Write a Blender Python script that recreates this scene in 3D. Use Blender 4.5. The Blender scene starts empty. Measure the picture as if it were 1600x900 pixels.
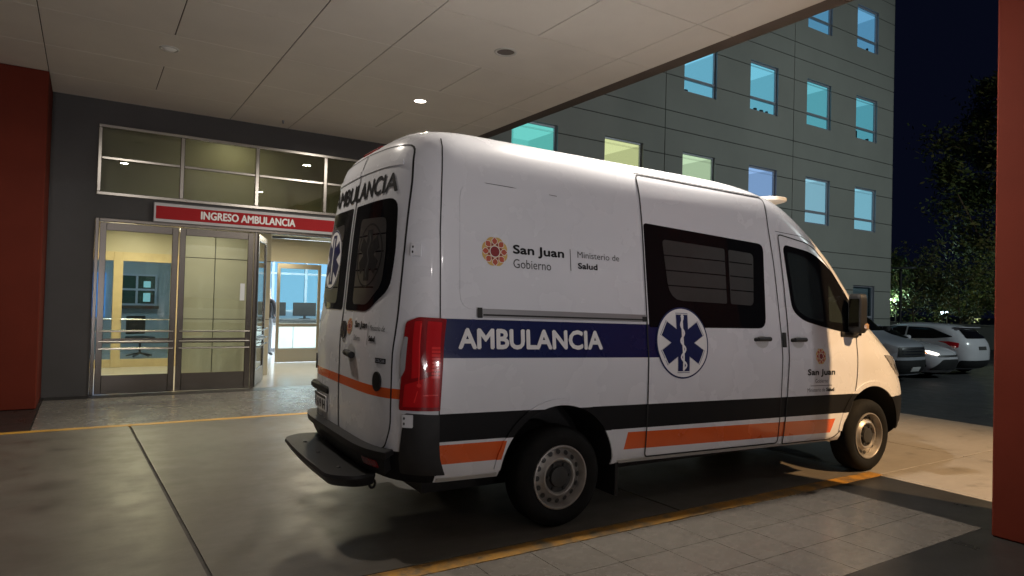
import bpy, bmesh, math, random
from mathutils import Vector, Matrix
from mathutils.geometry import tessellate_polygon
random.seed(7)
S = bpy.context.scene
COL = S.collection
R = math.radians

# ------------------------------------------------------------------ camera
cam_d = bpy.data.cameras.new('camera')
cam = bpy.data.objects.new('camera', cam_d)
COL.objects.link(cam)
S.camera = cam
cam_d.sensor_width = 36.0
cam_d.lens = 36.0 * 1041.07 / 1600.0
cam_d.clip_start = 0.05
cam_d.clip_end = 600
_X = Vector((0.8424, -0.0331, -0.5379)); _Y = Vector((-0.5382, -0.0016, -0.8428))
_X.normalize(); _Z = _X.cross(_Y).normalized(); _Y = _Z.cross(_X)
_m = Matrix((_X, _Y, _Z)).to_4x4()
cam.matrix_world = Matrix.Translation((0, 0, 1.575)) @ _m

# ------------------------------------------------------------------ world, exposure
W = bpy.data.worlds.new('World'); S.world = W; W.use_nodes = True
_n = W.node_tree.nodes; _l = W.node_tree.links
_sky = _n.new('ShaderNodeTexSky'); _sky.sky_type = 'NISHITA'; _sky.sun_disc = False
_sky.sun_elevation = R(-5.0); _sky.sun_rotation = R(200)
_add = _n.new('ShaderNodeMix'); _add.data_type = 'RGBA'; _add.blend_type = 'ADD'; _add.inputs[0].default_value = 1.0
_l.new(_sky.outputs[0], _add.inputs[6]); _add.inputs[7].default_value = (0.035, 0.050, 0.150, 1)   # town glow in the night sky
_l.new(_add.outputs[2], _n['Background'].inputs[0])
_n['Background'].inputs[1].default_value = 0.05
S.view_settings.view_transform = 'Standard'; S.view_settings.look = 'None'
S.view_settings.exposure = 0.0; S.view_settings.gamma = 1.0
S.cycles.max_bounces = 8; S.cycles.diffuse_bounces = 4; S.cycles.glossy_bounces = 4
S.cycles.transmission_bounces = 6; S.cycles.transparent_max_bounces = 8
S.cycles.sample_clamp_indirect = 4.0; S.cycles.caustics_reflective = False; S.cycles.caustics_refractive = False

# light powers (W)
P_DOWN = 100; P_BACK = 0.25; P_LOW = 980; P_FLOOD = 13500; P_LOT = 3300; P_VEST = 68; P_RECEPT = 220

# ------------------------------------------------------------------ helpers: nodes / materials
class E_:
    """tiny expression builder on ShaderNodeMath"""
    def __init__(s, nt, sock): s.nt = nt; s.s = sock
    def _op(s, op, o, rev=False):
        n = s.nt.nodes.new('ShaderNodeMath'); n.operation = op
        a, b = (o, s) if rev else (s, o)
        for i, v in enumerate((a, b)):
            if isinstance(v, E_): s.nt.links.new(v.s, n.inputs[i])
            elif v is not None: n.inputs[i].default_value = float(v)
        return E_(s.nt, n.outputs[0])
    def __add__(s, o): return s._op('ADD', o)
    def __sub__(s, o): return s._op('SUBTRACT', o)
    def __mul__(s, o): return s._op('MULTIPLY', o)
    def __gt__(s, o): return s._op('GREATER_THAN', o)
    def __lt__(s, o): return s._op('LESS_THAN', o)
    def __or__(s, o): return s._op('MAXIMUM', o)
    __and__ = __mul__
    def between(s, a, b): return (s > a) & (s < b)
    def abs(s): return s._op('ABSOLUTE', None)

def srgb(r, g, b):
    f = lambda c: (c / 255 / 12.92) if c / 255 <= 0.04045 else ((c / 255 + 0.055) / 1.055) ** 2.4
    return (f(r), f(g), f(b))

def newmat(name):
    m = bpy.data.materials.new(name); m.use_nodes = True
    return m, m.node_tree, m.node_tree.nodes['Principled BSDF']

def mat(name, col, rough=0.5, metal=0.0, var=0.0, scale=6.0, bump=0.0, bscale=None, coat=0.0, rvar=0.0, spec=None, trans=0.0, alpha=1.0, emit=None, estr=0.0):
    m, nt, b = newmat(name)
    c4 = (*col, 1)
    b.inputs['Base Color'].default_value = c4
    b.inputs['Roughness'].default_value = rough
    b.inputs['Metallic'].default_value = metal
    if spec is not None: b.inputs['Specular IOR Level'].default_value = spec
    if coat: b.inputs['Coat Weight'].default_value = coat; b.inputs['Coat Roughness'].default_value = 0.06
    if trans: b.inputs['Transmission Weight'].default_value = trans
    if alpha < 1: b.inputs['Alpha'].default_value = alpha
    if emit: b.inputs['Emission Color'].default_value = (*emit, 1); b.inputs['Emission Strength'].default_value = estr
    if var or bump or rvar:
        tc = nt.nodes.new('ShaderNodeTexCoord')
        nz = nt.nodes.new('ShaderNodeTexNoise'); nz.inputs['Scale'].default_value = scale; nz.inputs['Detail'].default_value = 6; nz.inputs['Roughness'].default_value = 0.6
        nt.links.new(tc.outputs['Object'], nz.inputs['Vector'])
        if var:
            mx = nt.nodes.new('ShaderNodeMix'); mx.data_type = 'RGBA'
            mr = nt.nodes.new('ShaderNodeMapRange'); mr.inputs[1].default_value = 0.3; mr.inputs[2].default_value = 0.7
            nt.links.new(nz.outputs[0], mr.inputs[0]); nt.links.new(mr.outputs[0], mx.inputs[0])
            mx.inputs[6].default_value = (*[c * (1 - var) for c in col], 1)
            mx.inputs[7].default_value = (*[min(1, c * (1 + var)) for c in col], 1)
            nt.links.new(mx.outputs[2], b.inputs['Base Color'])
        if rvar:
            mr2 = nt.nodes.new('ShaderNodeMapRange'); mr2.inputs[1].default_value = 0.3; mr2.inputs[2].default_value = 0.7
            mr2.inputs[3].default_value = max(0.03, rough - rvar); mr2.inputs[4].default_value = min(1, rough + rvar)
            nt.links.new(nz.outputs[0], mr2.inputs[0]); nt.links.new(mr2.outputs[0], b.inputs['Roughness'])
        if bump:
            n2 = nt.nodes.new('ShaderNodeTexNoise'); n2.inputs['Scale'].default_value = bscale or scale * 8; n2.inputs['Detail'].default_value = 4
            nt.links.new(tc.outputs['Object'], n2.inputs['Vector'])
            bp = nt.nodes.new('ShaderNodeBump'); bp.inputs['Strength'].default_value = bump; bp.inputs['Distance'].default_value = 0.01
            nt.links.new(n2.outputs[0], bp.inputs['Height']); nt.links.new(bp.outputs[0], b.inputs['Normal'])
    return m

def emat(name, col, strength):
    m = bpy.data.materials.new(name); m.use_nodes = True; nt = m.node_tree; nt.nodes.clear()
    e = nt.nodes.new('ShaderNodeEmission'); e.inputs[0].default_value = (*col, 1); e.inputs[1].default_value = strength
    o = nt.nodes.new('ShaderNodeOutputMaterial'); nt.links.new(e.outputs[0], o.inputs[0])
    return m

def floor_mat(name, c1, c2, rough, rvar, stain=0.35, scale=0.7, grain=0.12, bmp=0.045):
    """ground finish: cloudy two-tone, small dark stains and specks, uneven polish, fine bump"""
    m, nt, b = newmat(name)
    geo = nt.nodes.new('ShaderNodeNewGeometry')
    def noise(sc, det=5, vec=None):
        n = nt.nodes.new('ShaderNodeTexNoise'); n.inputs['Scale'].default_value = sc; n.inputs['Detail'].default_value = det
        n.inputs['Roughness'].default_value = 0.62
        nt.links.new(vec or geo.outputs['Position'], n.inputs['Vector']); return n
    mp = nt.nodes.new('ShaderNodeMapping'); mp.inputs['Scale'].default_value = (0.45, 1.0, 1.0)
    nt.links.new(geo.outputs['Position'], mp.inputs['Vector'])
    a = noise(scale, 7, mp.outputs[0]); c = noise(scale * 4.3, 5); sp = noise(60, 2); gr = noise(240, 2)
    mr = nt.nodes.new('ShaderNodeMapRange'); mr.inputs[1].default_value = 0.36; mr.inputs[2].default_value = 0.64
    nt.links.new(a.outputs[0], mr.inputs[0])
    mx = nt.nodes.new('ShaderNodeMix'); mx.data_type = 'RGBA'
    mq = nt.nodes.new('ShaderNodeMapping'); mq.inputs['Scale'].default_value = (0.5, 2.2, 1.0); mq.inputs['Rotation'].default_value = (0, 0, 0.5)
    nt.links.new(geo.outputs['Position'], mq.inputs['Vector'])
    st_ = noise(7.0, 8, mq.outputs[0]); md_ = noise(2.3, 8)
    fac = E_(nt, mr.outputs[0]) * 0.42 + E_(nt, st_.outputs[0]) * 0.75 + E_(nt, md_.outputs[0]) * 0.60 - 0.40
    mx.inputs[6].default_value = (*c1, 1); mx.inputs[7].default_value = (*c2, 1); nt.links.new(fac.s, mx.inputs[0])
    # stains
    ms = nt.nodes.new('ShaderNodeMapRange'); ms.inputs[1].default_value = 0.42; ms.inputs[2].default_value = 0.30; ms.inputs[3].default_value = 0; ms.inputs[4].default_value = stain
    nt.links.new(c.outputs[0], ms.inputs[0])
    m2 = nt.nodes.new('ShaderNodeMix'); m2.data_type = 'RGBA'; nt.links.new(ms.outputs[0], m2.inputs[0]); nt.links.new(mx.outputs[2], m2.inputs[6])
    m2.inputs[7].default_value = (*[v * 0.35 for v in c1], 1)
    # specks
    mk = nt.nodes.new('ShaderNodeMapRange'); mk.inputs[1].default_value = 0.68; mk.inputs[2].default_value = 0.74; mk.inputs[3].default_value = 0; mk.inputs[4].default_value = 0.25
    nt.links.new(sp.outputs[0], mk.inputs[0])
    m3 = nt.nodes.new('ShaderNodeMix'); m3.data_type = 'RGBA'; nt.links.new(mk.outputs[0], m3.inputs[0]); nt.links.new(m2.outputs[2], m3.inputs[6])
    m3.inputs[7].default_value = (*[min(1, v * 1.9) for v in c2], 1)
    mg = nt.nodes.new('ShaderNodeMix'); mg.data_type = 'RGBA'; mg.blend_type = 'MULTIPLY'; mg.inputs[0].default_value = grain * 2
    nt.links.new(m3.outputs[2], mg.inputs[6]); nt.links.new(gr.outputs[0], mg.inputs[7])
    nt.links.new(mg.outputs[2], b.inputs['Base Color'])
    rr = nt.nodes.new('ShaderNodeMapRange'); rr.inputs[1].default_value = 0.3; rr.inputs[2].default_value = 0.7; rr.inputs[3].default_value = rough - rvar; rr.inputs[4].default_value = rough + rvar
    nt.links.new(c.outputs[0], rr.inputs[0]); nt.links.new(rr.outputs[0], b.inputs['Roughness'])
    bp = nt.nodes.new('ShaderNodeBump'); bp.inputs['Strength'].default_value = bmp; bp.inputs['Distance'].default_value = 0.01
    nt.links.new(sp.outputs[0], bp.inputs['Height']); nt.links.new(bp.outputs[0], b.inputs['Normal'])
    return m

M = {}
M['concrete'] = floor_mat('polished_concrete', (0.085, 0.075, 0.063), (0.165, 0.146, 0.123), 0.40, 0.09)
M['walk'] = floor_mat('walkway_terrazzo', (0.16, 0.148, 0.130), (0.22, 0.205, 0.185), 0.26, 0.05, stain=0.2, bmp=0.012)
M['tile'] = floor_mat('grey_paving_tile', (0.125, 0.112, 0.097), (0.180, 0.162, 0.141), 0.27, 0.07, stain=0.12, scale=1.6)
M['darkband'] = floor_mat('dark_stone_band', (0.022, 0.021, 0.020), (0.038, 0.036, 0.033), 0.34, 0.08, stain=0.2)
M['outslab'] = floor_mat('outdoor_concrete', (0.21, 0.19, 0.165), (0.30, 0.275, 0.24), 0.62, 0.1, stain=0.45)
M['asphalt'] = floor_mat('asphalt', (0.035, 0.036, 0.038), (0.062, 0.062, 0.064), 0.6, 0.15, stain=0.3)
M['joint'] = mat('joint_sealant', (0.060, 0.054, 0.047), 0.8, var=0.4, scale=4)
M['hallfloor'] = floor_mat('polished_hall_tile', (0.50, 0.50, 0.49), (0.58, 0.58, 0.57), 0.14, 0.02, stain=0.05, bmp=0.004)
M['ceil'] = mat('ceiling_board', (0.82, 0.77, 0.70), 0.75, var=0.04, scale=1.2, bump=0.02, bscale=30)
M['ceilgap'] = mat('ceiling_shadow_gap', (0.10, 0.085, 0.07), 0.9)
M['trim'] = mat('brown_edge_trim', (0.085, 0.062, 0.048), 0.6, var=0.15, scale=3)
M['greywall'] = mat('charcoal_painted_wall', (0.066, 0.064, 0.064), 0.6, spec=0.25, var=0.10, scale=1.4, bump=0.05, bscale=60)
M['red'] = mat('brick_red_paint', (0.120, 0.019, 0.0095), 0.75, spec=0.15, var=0.10, scale=1.8, bump=0.06, bscale=70)
M['render'] = mat('beige_wall_panel', (0.36, 0.33, 0.27), 0.7, var=0.06, scale=1.5)
M['facade'] = mat('facade_panel', (0.30, 0.305, 0.275), 0.75, var=0.07, scale=0.5, bump=0.05, bscale=20)
M['facadegap'] = mat('facade_joint', (0.06, 0.06, 0.055), 0.9)
M['steel'] = mat('brushed_steel', (0.215, 0.198, 0.182), 0.27, 1.0)
M['steel2'] = mat('bright_steel', (0.46, 0.44, 0.41), 0.24, 1.0)
M['alum'] = mat('grey_aluminium', (0.30, 0.30, 0.33), 0.4, 0.8)
M['cream'] = mat('cream_wall_lining', (0.48, 0.44, 0.335), 0.45, var=0.04, scale=2)
M['creamjoint'] = mat('wall_lining_joint', (0.10, 0.09, 0.06), 0.8)
M['wood'] = mat('pale_door_timber', (0.56, 0.45, 0.27), 0.45, var=0.08, scale=5)
M['white'] = mat('white_laminate', (0.74, 0.76, 0.78), 0.4)
M['bluewhite'] = mat('pale_blue_wall', (0.62, 0.70, 0.78), 0.6)
M['black'] = mat('matt_black', (0.012, 0.012, 0.013), 0.55)
M['yellow'] = None
M['signframe'] = mat('sign_frame_grey', (0.42, 0.41, 0.42), 0.4, 0.3)
M['signred'] = mat('sign_red', (0.36, 0.008, 0.012), 0.55, spec=0.2)
M['signwhite'] = mat('sign_white', (0.85, 0.83, 0.82), 0.5)

def glass_mat(name, tint=(1, 1, 1), refl=0.12, rough=0.0, opaque=0.0):
    """thin pane: mostly see-through, mirror reflection by Fresnel"""
    m = bpy.data.materials.new(name); m.use_nodes = True; nt = m.node_tree; nt.nodes.clear()
    o = nt.nodes.new('ShaderNodeOutputMaterial'); mx = nt.nodes.new('ShaderNodeMixShader')
    t = nt.nodes.new('ShaderNodeBsdfTransparent'); t.inputs[0].default_value = (*tint, 1)
    g = nt.nodes.new('ShaderNodeBsdfGlossy'); g.inputs['Roughness'].default_value = rough
    lw = nt.nodes.new('ShaderNodeLayerWeight'); lw.inputs[0].default_value = 0.5
    ad = ((E_(nt, lw.outputs['Facing'])._op('POWER', 4.0)) * 0.9 + (0.03 + refl * 0.5)).s.node; nt.links.new(ad.outputs[0], mx.inputs[0])
    nt.links.new(t.outputs[0], mx.inputs[1]); nt.links.new(g.outputs[0], mx.inputs[2]); nt.links.new(mx.outputs[0], o.inputs[0])
    return m
M['glass'] = glass_mat('door_glass', (0.90, 0.94, 0.90), 0.04)
M['transomglass'] = glass_mat('transom_glass', (0.80, 0.83, 0.74), 0.16)
M['pane'] = glass_mat('window_pane', (0.92, 0.96, 0.96), 0.02)

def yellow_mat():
    m, nt, b = newmat('worn_shaded_yellow_paint')  # worn patches, with the van's shadow darkened into the paint tone
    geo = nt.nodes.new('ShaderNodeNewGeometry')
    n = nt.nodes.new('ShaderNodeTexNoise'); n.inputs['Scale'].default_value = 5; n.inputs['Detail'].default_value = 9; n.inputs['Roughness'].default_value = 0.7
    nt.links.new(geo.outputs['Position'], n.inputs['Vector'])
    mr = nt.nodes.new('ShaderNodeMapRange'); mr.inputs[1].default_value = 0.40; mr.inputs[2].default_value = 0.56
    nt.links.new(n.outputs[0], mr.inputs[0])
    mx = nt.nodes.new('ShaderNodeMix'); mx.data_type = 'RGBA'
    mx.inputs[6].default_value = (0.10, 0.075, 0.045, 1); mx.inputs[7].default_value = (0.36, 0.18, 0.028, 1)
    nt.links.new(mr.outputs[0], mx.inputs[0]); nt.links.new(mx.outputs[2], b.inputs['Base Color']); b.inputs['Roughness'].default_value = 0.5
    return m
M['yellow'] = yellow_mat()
M['yellow2'] = mat('yellow_line_paint', (0.50, 0.27, 0.04), 0.5, var=0.25, scale=3)  # left line: the same yellow without the shadow tone

# ------------------------------------------------------------------ helpers: mesh
def link(o, parent=None):
    COL.objects.link(o)
    if parent: o.parent = parent
    return o

def mesh_obj(name, verts, faces, mats, parent=None, smooth=False, midx=None, angle=None):
    me = bpy.data.meshes.new(name)
    me.from_pydata([tuple(v) for v in verts], [], faces)
    for m in (mats if isinstance(mats, (list, tuple)) else [mats]): me.materials.append(m)
    if midx:
        for p, i in zip(me.polygons, midx): p.material_index = i
    if smooth:
        for p in me.polygons: p.use_smooth = True
    me.update()
    if angle: me.set_sharp_from_angle(angle=R(angle))
    return link(bpy.data.objects.new(name, me), parent)

def bm_obj(name, bm, mats, parent=None, smooth=False, angle=None):
    me = bpy.data.meshes.new(name); bm.to_mesh(me); bm.free()
    for m in (mats if isinstance(mats, (list, tuple)) else [mats]): me.materials.append(m)
    if smooth or angle:
        for p in me.polygons: p.use_smooth = True
    if angle: me.set_sharp_from_angle(angle=R(angle))
    return link(bpy.data.objects.new(name, me), parent)

class MB:
    """collects shapes into one mesh"""
    def __init__(s): s.v = []; s.f = []; s.mi = []; s.cur = 0
    def box(s, x0, x1, y0, y1, z0, z1, b=0.0):
        if x0 > x1: x0, x1 = x1, x0
        if y0 > y1: y0, y1 = y1, y0
        if z0 > z1: z0, z1 = z1, z0
        n = len(s.v)
        if b <= 0:
            s.v += [(x, y, z) for z in (z0, z1) for y in (y0, y1) for x in (x0, x1)]
            fs = [(0, 2, 3, 1), (4, 5, 7, 6), (0, 1, 5, 4), (2, 6, 7, 3), (0, 4, 6, 2), (1, 3, 7, 5)]
        else:
            b = min(b, (x1 - x0) * .45, (y1 - y0) * .45, (z1 - z0) * .45)
            vs = []; idx = {}
            for ix, X in enumerate((x0, x1)):
                for iy, Y in enumerate((y0, y1)):
                    for iz, Z in enumerate((z0, z1)):
                        sx, sy, sz = (b if ix == 0 else -b), (b if iy == 0 else -b), (b if iz == 0 else -b)
                        for ax, p in enumerate(((X, Y + sy, Z + sz), (X + sx, Y, Z + sz), (X + sx, Y + sy, Z))):
                            idx[(ix, iy, iz, ax)] = len(vs); vs.append(p)
            s.v += vs; I = lambda *a: idx[a]
            fs = []
            for k in (0, 1):
                q = [I(k, 0, 0, 0), I(k, 0, 1, 0), I(k, 1, 1, 0), I(k, 1, 0, 0)]; fs.append(q if k == 0 else q[::-1])
                q = [I(0, k, 0, 1), I(1, k, 0, 1), I(1, k, 1, 1), I(0, k, 1, 1)]; fs.append(q if k == 0 else q[::-1])
                q = [I(0, 0, k, 2), I(0, 1, k, 2), I(1, 1, k, 2), I(1, 0, k, 2)]; fs.append(q if k == 0 else q[::-1])
            for a in (0, 1):
                for c in (0, 1):
                    fl = (a + c) % 2
                    q = [I(a, c, 0, 0), I(a, c, 0, 1), I(a, c, 1, 1), I(a, c, 1, 0)]; fs.append(q if fl == 0 else q[::-1])
                    q = [I(a, 0, c, 0), I(a, 1, c, 0), I(a, 1, c, 2), I(a, 0, c, 2)]; fs.append(q[::-1] if fl else q)
                    q = [I(0, a, c, 1), I(0, a, c, 2), I(1, a, c, 2), I(1, a, c, 1)]; fs.append(q if fl == 0 else q[::-1])
            for a in (0, 1):
                for c in (0, 1):
                    for d in (0, 1):
                        q = [I(a, c, d, 0), I(a, c, d, 1), I(a, c, d, 2)]; fs.append(q if (a + c + d) % 2 == 0 else q[::-1])
        for f in fs: s.f.append(tuple(i + n for i in f)); s.mi.append(s.cur)
        return s
    def tube(s, p0, p1, r0, r1=None, n=10, caps=True):
        r1 = r0 if r1 is None else r1
        p0 = Vector(p0); p1 = Vector(p1); d = (p1 - p0).normalized()
        a = d.orthogonal().normalized(); c = d.cross(a); k = len(s.v)
        for p, r in ((p0, r0), (p1, r1)):
            for i in range(n):
                t = 2 * math.pi * i / n; s.v.append(tuple(p + a * (r * math.cos(t)) + c * (r * math.sin(t))))
        for i in range(n):
            j = (i + 1) % n; s.f.append((k + i, k + j, k + n + j, k + n + i)); s.mi.append(s.cur)
        if caps:
            s.f.append(tuple(k + i for i in range(n))[::-1]); s.mi.append(s.cur)
            s.f.append(tuple(k + n + i for i in range(n))); s.mi.append(s.cur)
        return s
    def lathe(s, prof, c=(0, 0, 0), axis='z', n=32):
        """prof: (radius, height) pairs"""
        k = len(s.v)
        for r, h in prof:
            for i in range(n):
                t = 2 * math.pi * i / n; a, b2 = r * math.cos(t), r * math.sin(t)
                p = (a, b2, h) if axis == 'z' else ((a, h, b2) if axis == 'y' else (h, a, b2))
                s.v.append((p[0] + c[0], p[1] + c[1], p[2] + c[2]))
        for j in range(len(prof) - 1):
            for i in range(n):
                i2 = (i + 1) % n; s.f.append((k + j * n + i, k + j * n + i2, k + (j + 1) * n + i2, k + (j + 1) * n + i)); s.mi.append(s.cur)
        return s
    def poly(s, pts):
        k = len(s.v); s.v += [tuple(p) for p in pts]; s.f.append(tuple(range(k, k + len(pts)))); s.mi.append(s.cur); return s
    def build(s, name, mats, parent=None, smooth=False, angle=None):
        o = mesh_obj(name, s.v, s.f, mats, parent, smooth or bool(angle), s.mi)
        bm = bmesh.new(); bm.from_mesh(o.data); bmesh.ops.recalc_face_normals(bm, faces=bm.faces); bm.to_mesh(o.data); bm.free()
        if angle: o.data.set_sharp_from_angle(angle=R(angle))
        return o

def tag(o, label, cat, group=None):
    o['label'] = label; o['category'] = cat
    if group: o['group'] = group
    return o
def struct(o, kind='structure'): o['kind'] = kind; return o
def empty(name, loc=(0, 0, 0), rz=0):
    o = bpy.data.objects.new(name, None); o.location = loc; o.rotation_euler.z = rz; o.empty_display_size = 0.2
    COL.objects.link(o); return o

def text_polys(string, bold=0.0, spacing=1.0):
    """2-D triangles of a string, normalised to its own bounding box: (verts in 0..1 x 0..1, faces, aspect)"""
    cu = bpy.data.curves.new('lettering', 'FONT'); cu.body = string; cu.size = 1; cu.offset = bold; cu.resolution_u = 3; cu.space_character = spacing
    o = bpy.data.objects.new('lettering', cu); COL.objects.link(o)
    dg = bpy.context.evaluated_depsgraph_get(); me = bpy.data.meshes.new_from_object(o.evaluated_get(dg))
    vs = [(v.co.x, v.co.y) for v in me.vertices]; fs = [tuple(p.vertices) for p in me.polygons]
    bpy.data.objects.remove(o); bpy.data.curves.remove(cu); bpy.data.meshes.remove(me)
    x0 = min(v[0] for v in vs); x1 = max(v[0] for v in vs); y0 = min(v[1] for v in vs); y1 = max(v[1] for v in vs)
    return [((a - x0) / (x1 - x0), (b - y0) / (y1 - y0)) for a, b in vs], fs, (x1 - x0) / (y1 - y0)

def flat_text(name, string, x0, x1, z0, z1, y, m, parent=None, bold=0.012, ny=-1):
    vs, fs, _ = text_polys(string, bold)
    return mesh_obj(name, [(x0 + a * (x1 - x0), y, z0 + b * (z1 - z0)) for a, b in vs], [f for f in fs], m, parent)

def area_lamp(name, loc, power, col, size, rot=(0, 0, 0), spread=180, parent=None):
    l = bpy.data.lights.new(name, 'AREA'); l.shape = 'DISK'; l.size = size; l.energy = power; l.color = col; l.spread = R(spread)
    o = bpy.data.objects.new(name, l); o.location = loc; o.rotation_euler = rot; COL.objects.link(o)
    if parent: o.parent = parent
    return o

# ================================================================== GROUND
YW = 11.70            # entrance wall plane
ZC = 4.42             # canopy ceiling
# one sheet to the horizon; it falls away gently beyond the forecourt
def gz(x):
    if x < 9.5: return -0.035
    if x < 15: return -0.035 - (x - 9.5) / 5.5 * 0.185
    return -0.22
gx = [-60, -8, 6.4, 9.5, 11, 13, 15, 30, 80, 300]; gy = [-200, -30, -8, 0, 8, 14, 30, 80, 300]
vs = [(x, y, gz(x)) for y in gy for x in gx]
nx = len(gx)
fs = [(j * nx + i, j * nx + i + 1, (j + 1) * nx + i + 1, (j + 1) * nx + i) for j in range(len(gy) - 1) for i in range(nx - 1)]
ground = struct(mesh_obj('ground', vs, fs, M['asphalt']))

def slab_grid(parent, name, m, xs, ys, top=0.0, depth=0.03, gap=0.006, b=0.003, jit=0.0):
    for i in range(len(xs) - 1):
        for j in range(len(ys) - 1):
            t = top + random.uniform(-jit, jit)
            MB().box(xs[i] + gap, xs[i + 1] - gap, ys[j] + gap, ys[j + 1] - gap, t - depth, t, b).build(name, m, parent)

# under-slab sheets, dark, seen only in the joints
drive = struct(MB().box(-9, 6.45, 3.62, 8.93, -0.034, -0.012).build('driveway', M['joint']))
def quad_slab(parent, name, m, q, top=0.0, depth=0.012):
    o = mesh_obj(name, [(x, y, top - depth) for x, y in q] + [(x, y, top) for x, y in q], [(3, 2, 1, 0), (4, 5, 6, 7), (0, 1, 5, 4), (1, 2, 6, 5), (2, 3, 7, 6), (3, 0, 4, 7)], m, parent); return o
jx = [(-9, -9), (-5.2, -5.2), (-2.4, -2.4), (0.645, 0.475), (3.9, 3.75), (6.45, 6.45)]     # (x at the near line, x at the far line) of each joint
for i in range(5):
    g_ = 0.013
    quad_slab(drive, 'concrete_slab', M['concrete'], [(jx[i][0] + g_, 3.63), (jx[i + 1][0] - g_, 3.63), (jx[i + 1][1] - g_, 8.92), (jx[i][1] + g_, 8.92)])
walk = struct(MB().box(-0.48, 5.64, 9.03, YW + 0.02, -0.034, -0.012).build('pavement', M['joint']))
slab_grid(walk, 'paving_slab', M['walk'], [-0.47, 1.75, 3.9, 5.64], [9.03, 11.36], 0, 0.012, 0.002, 0.001)
slab_grid(walk, 'dark_border_slab', M['darkband'], [-0.47, 2.35, 5.64], [11.36, YW + 0.01], 0, 0.012, 0.002, 0.001)
leftband = struct(MB().box(-2.6, -0.482, 9.03, YW, -0.034, 0.0).build('dark_floor_band', M['darkband']))
tiles = struct(MB().box(-9, 5.60, 2.27, 3.47, -0.034, -0.010).build('tiled_walkway', M['joint']))
slab_grid(tiles, 'paving_tile', M['tile'], [-2.4 + 0.4 * k for k in range(21)], [2.27, 2.67, 3.07, 3.47], 0, 0.010, 0.0020, 0.0, 0.0)
MB().box(-9, -2.402, 2.27, 3.47, -0.01, 0).build('paving_field', M['tile'], tiles)
bandx = struct(MB().box(5.602, 6.448, 0.8, 3.47, -0.034, 0.0).build('dark_floor_band', M['darkband']))
bandy = struct(MB().box(-9, 5.60, -9, 2.268, -0.034, 0.0).build('dark_floor_band', M['darkband']))
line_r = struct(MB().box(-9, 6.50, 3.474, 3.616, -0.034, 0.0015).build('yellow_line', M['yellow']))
line_l = struct(MB().box(-9, 5.64, 8.925, 9.032, -0.034, 0.0025).build('yellow_line', M['yellow2']))
# outdoor concrete forecourt beyond the canopy
fore = struct(MB().box(6.452, 10.7, -8, 11.4, -0.0345, -0.014).build('forecourt', M['joint']))
slab_grid(fore, 'concrete_slab', M['outslab'], [6.505, 8.2, 10.7], [-8, -5.2, -2.3, 0.6, 3.5, 5.05, 7.9, 11.4], 0, 0.014, 0.009, 0.004)
MB().box(6.452, 6.503, -8, 11.4, -0.014, 0.0).build('concrete_edge', M['outslab'], fore)

# ================================================================== CANOPY (ceiling boards as pieces)
canopy = struct(MB().box(-9, 5.66, -9.0, YW + 0.3, ZC + 0.012, ZC + 0.5).build('canopy_ceiling', M['ceilgap']))
YR = [11.70, 10.67, 9.48, 8.26, 7.08, 5.87, 4.67, 3.47, 2.27, 1.07, -0.13, -1.33, -2.53, -3.73, -4.93, -6.13, -9.0]
def cpanel(x0, x1, y0, y1, g=0.0055):
    MB().box(x0 + g, x1 - g, y1 + g * .9, y0 - g * .9, ZC, ZC + 0.011, 0.0015).build('ceiling_panel', M['ceil'], canopy)
for r in range(len(YR) - 1):
    y0, y1 = YR[r], YR[r + 1]
    for (a, c, mid) in ((-2.9, -0.51, None), (-0.51, 1.89, 0.735), (1.89, 2.82, None), (2.82, 5.125, 3.985), (5.125, 5.655, None)):
        if mid and r % 2 == 1:
            cpanel(a, mid, y0, y1); cpanel(mid, c, y0, y1)
        else: cpanel(a, c, y0, y1)
    cpanel(-9, -2.9, y0, y1)
# brown trim along the outer edge, a step above the boards
tag(MB().box(5.662, 5.93, -9.0, YW + 0.3, ZC + 0.03, ZC + 0.62, 0.01).build('canopy_edge_trim', M['trim']), 'dark brown trim along the outer edge of the canopy ceiling', 'trim')
tag(MB().box(-9, 5.655, -9.3, YW + 0.3, ZC + 0.505, ZC + 0.62).build('canopy_roof', M['trim']), 'flat roof slab of the canopy over the ambulance bay', 'roof')

# downlights
m_lit = emat('lamp_lit', (1.0, 0.90, 0.78), 14.0)
m_unlit = mat('lamp_unlit_lens', (0.90, 0.89, 0.86), 0.35)
m_ring = mat('lamp_ring', (0.62, 0.60, 0.56), 0.4)
def downlight(x, y, lit, label, power=0, col=(1.0, 0.91, 0.80)):
    t = empty('ceiling_downlight', (x, y, ZC))
    MB().lathe([(0.082, -0.001), (0.086, -0.012), (0.102, -0.012), (0.106, -0.001)], n=28).build('ring', m_ring, t, True)
    MB().lathe([(0.083, -0.004), (0.05, -0.028 if not lit else -0.004), (0.0005, -0.034 if not lit else -0.004)], n=28).build('lens', m_lit if lit else m_unlit, t, True)
    if lit:
        l = area_lamp('downlight_lamp', (0, 0, -0.016), power, col, 0.15, parent=t, spread=172)
    return tag(t, label, 'ceiling light', 'canopy downlights')
downlight(3.96, 8.80, True, 'lit round downlight in the canopy ceiling above the van roof', P_DOWN)
downlight(0.725, 8.74, False, 'unlit round downlight in the canopy ceiling at upper left', 0)
downlight(0.62, 6.25, True, 'lit round downlight over the bay beside the van rear, out of view', P_DOWN * 0.8)
downlight(3.97, 4.10, True, 'lit round downlight straight above the van side, out of view', P_DOWN * 1.9)
downlight(0.62, -4.60, True, 'lit round downlight behind the camera towards the left wall', P_DOWN * P_BACK, (1.0, 0.93, 0.90))
downlight(3.97, -4.60, True, 'lit round downlight behind the camera towards the bay mouth', P_DOWN * P_BACK, (1.0, 0.93, 0.90))
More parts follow.
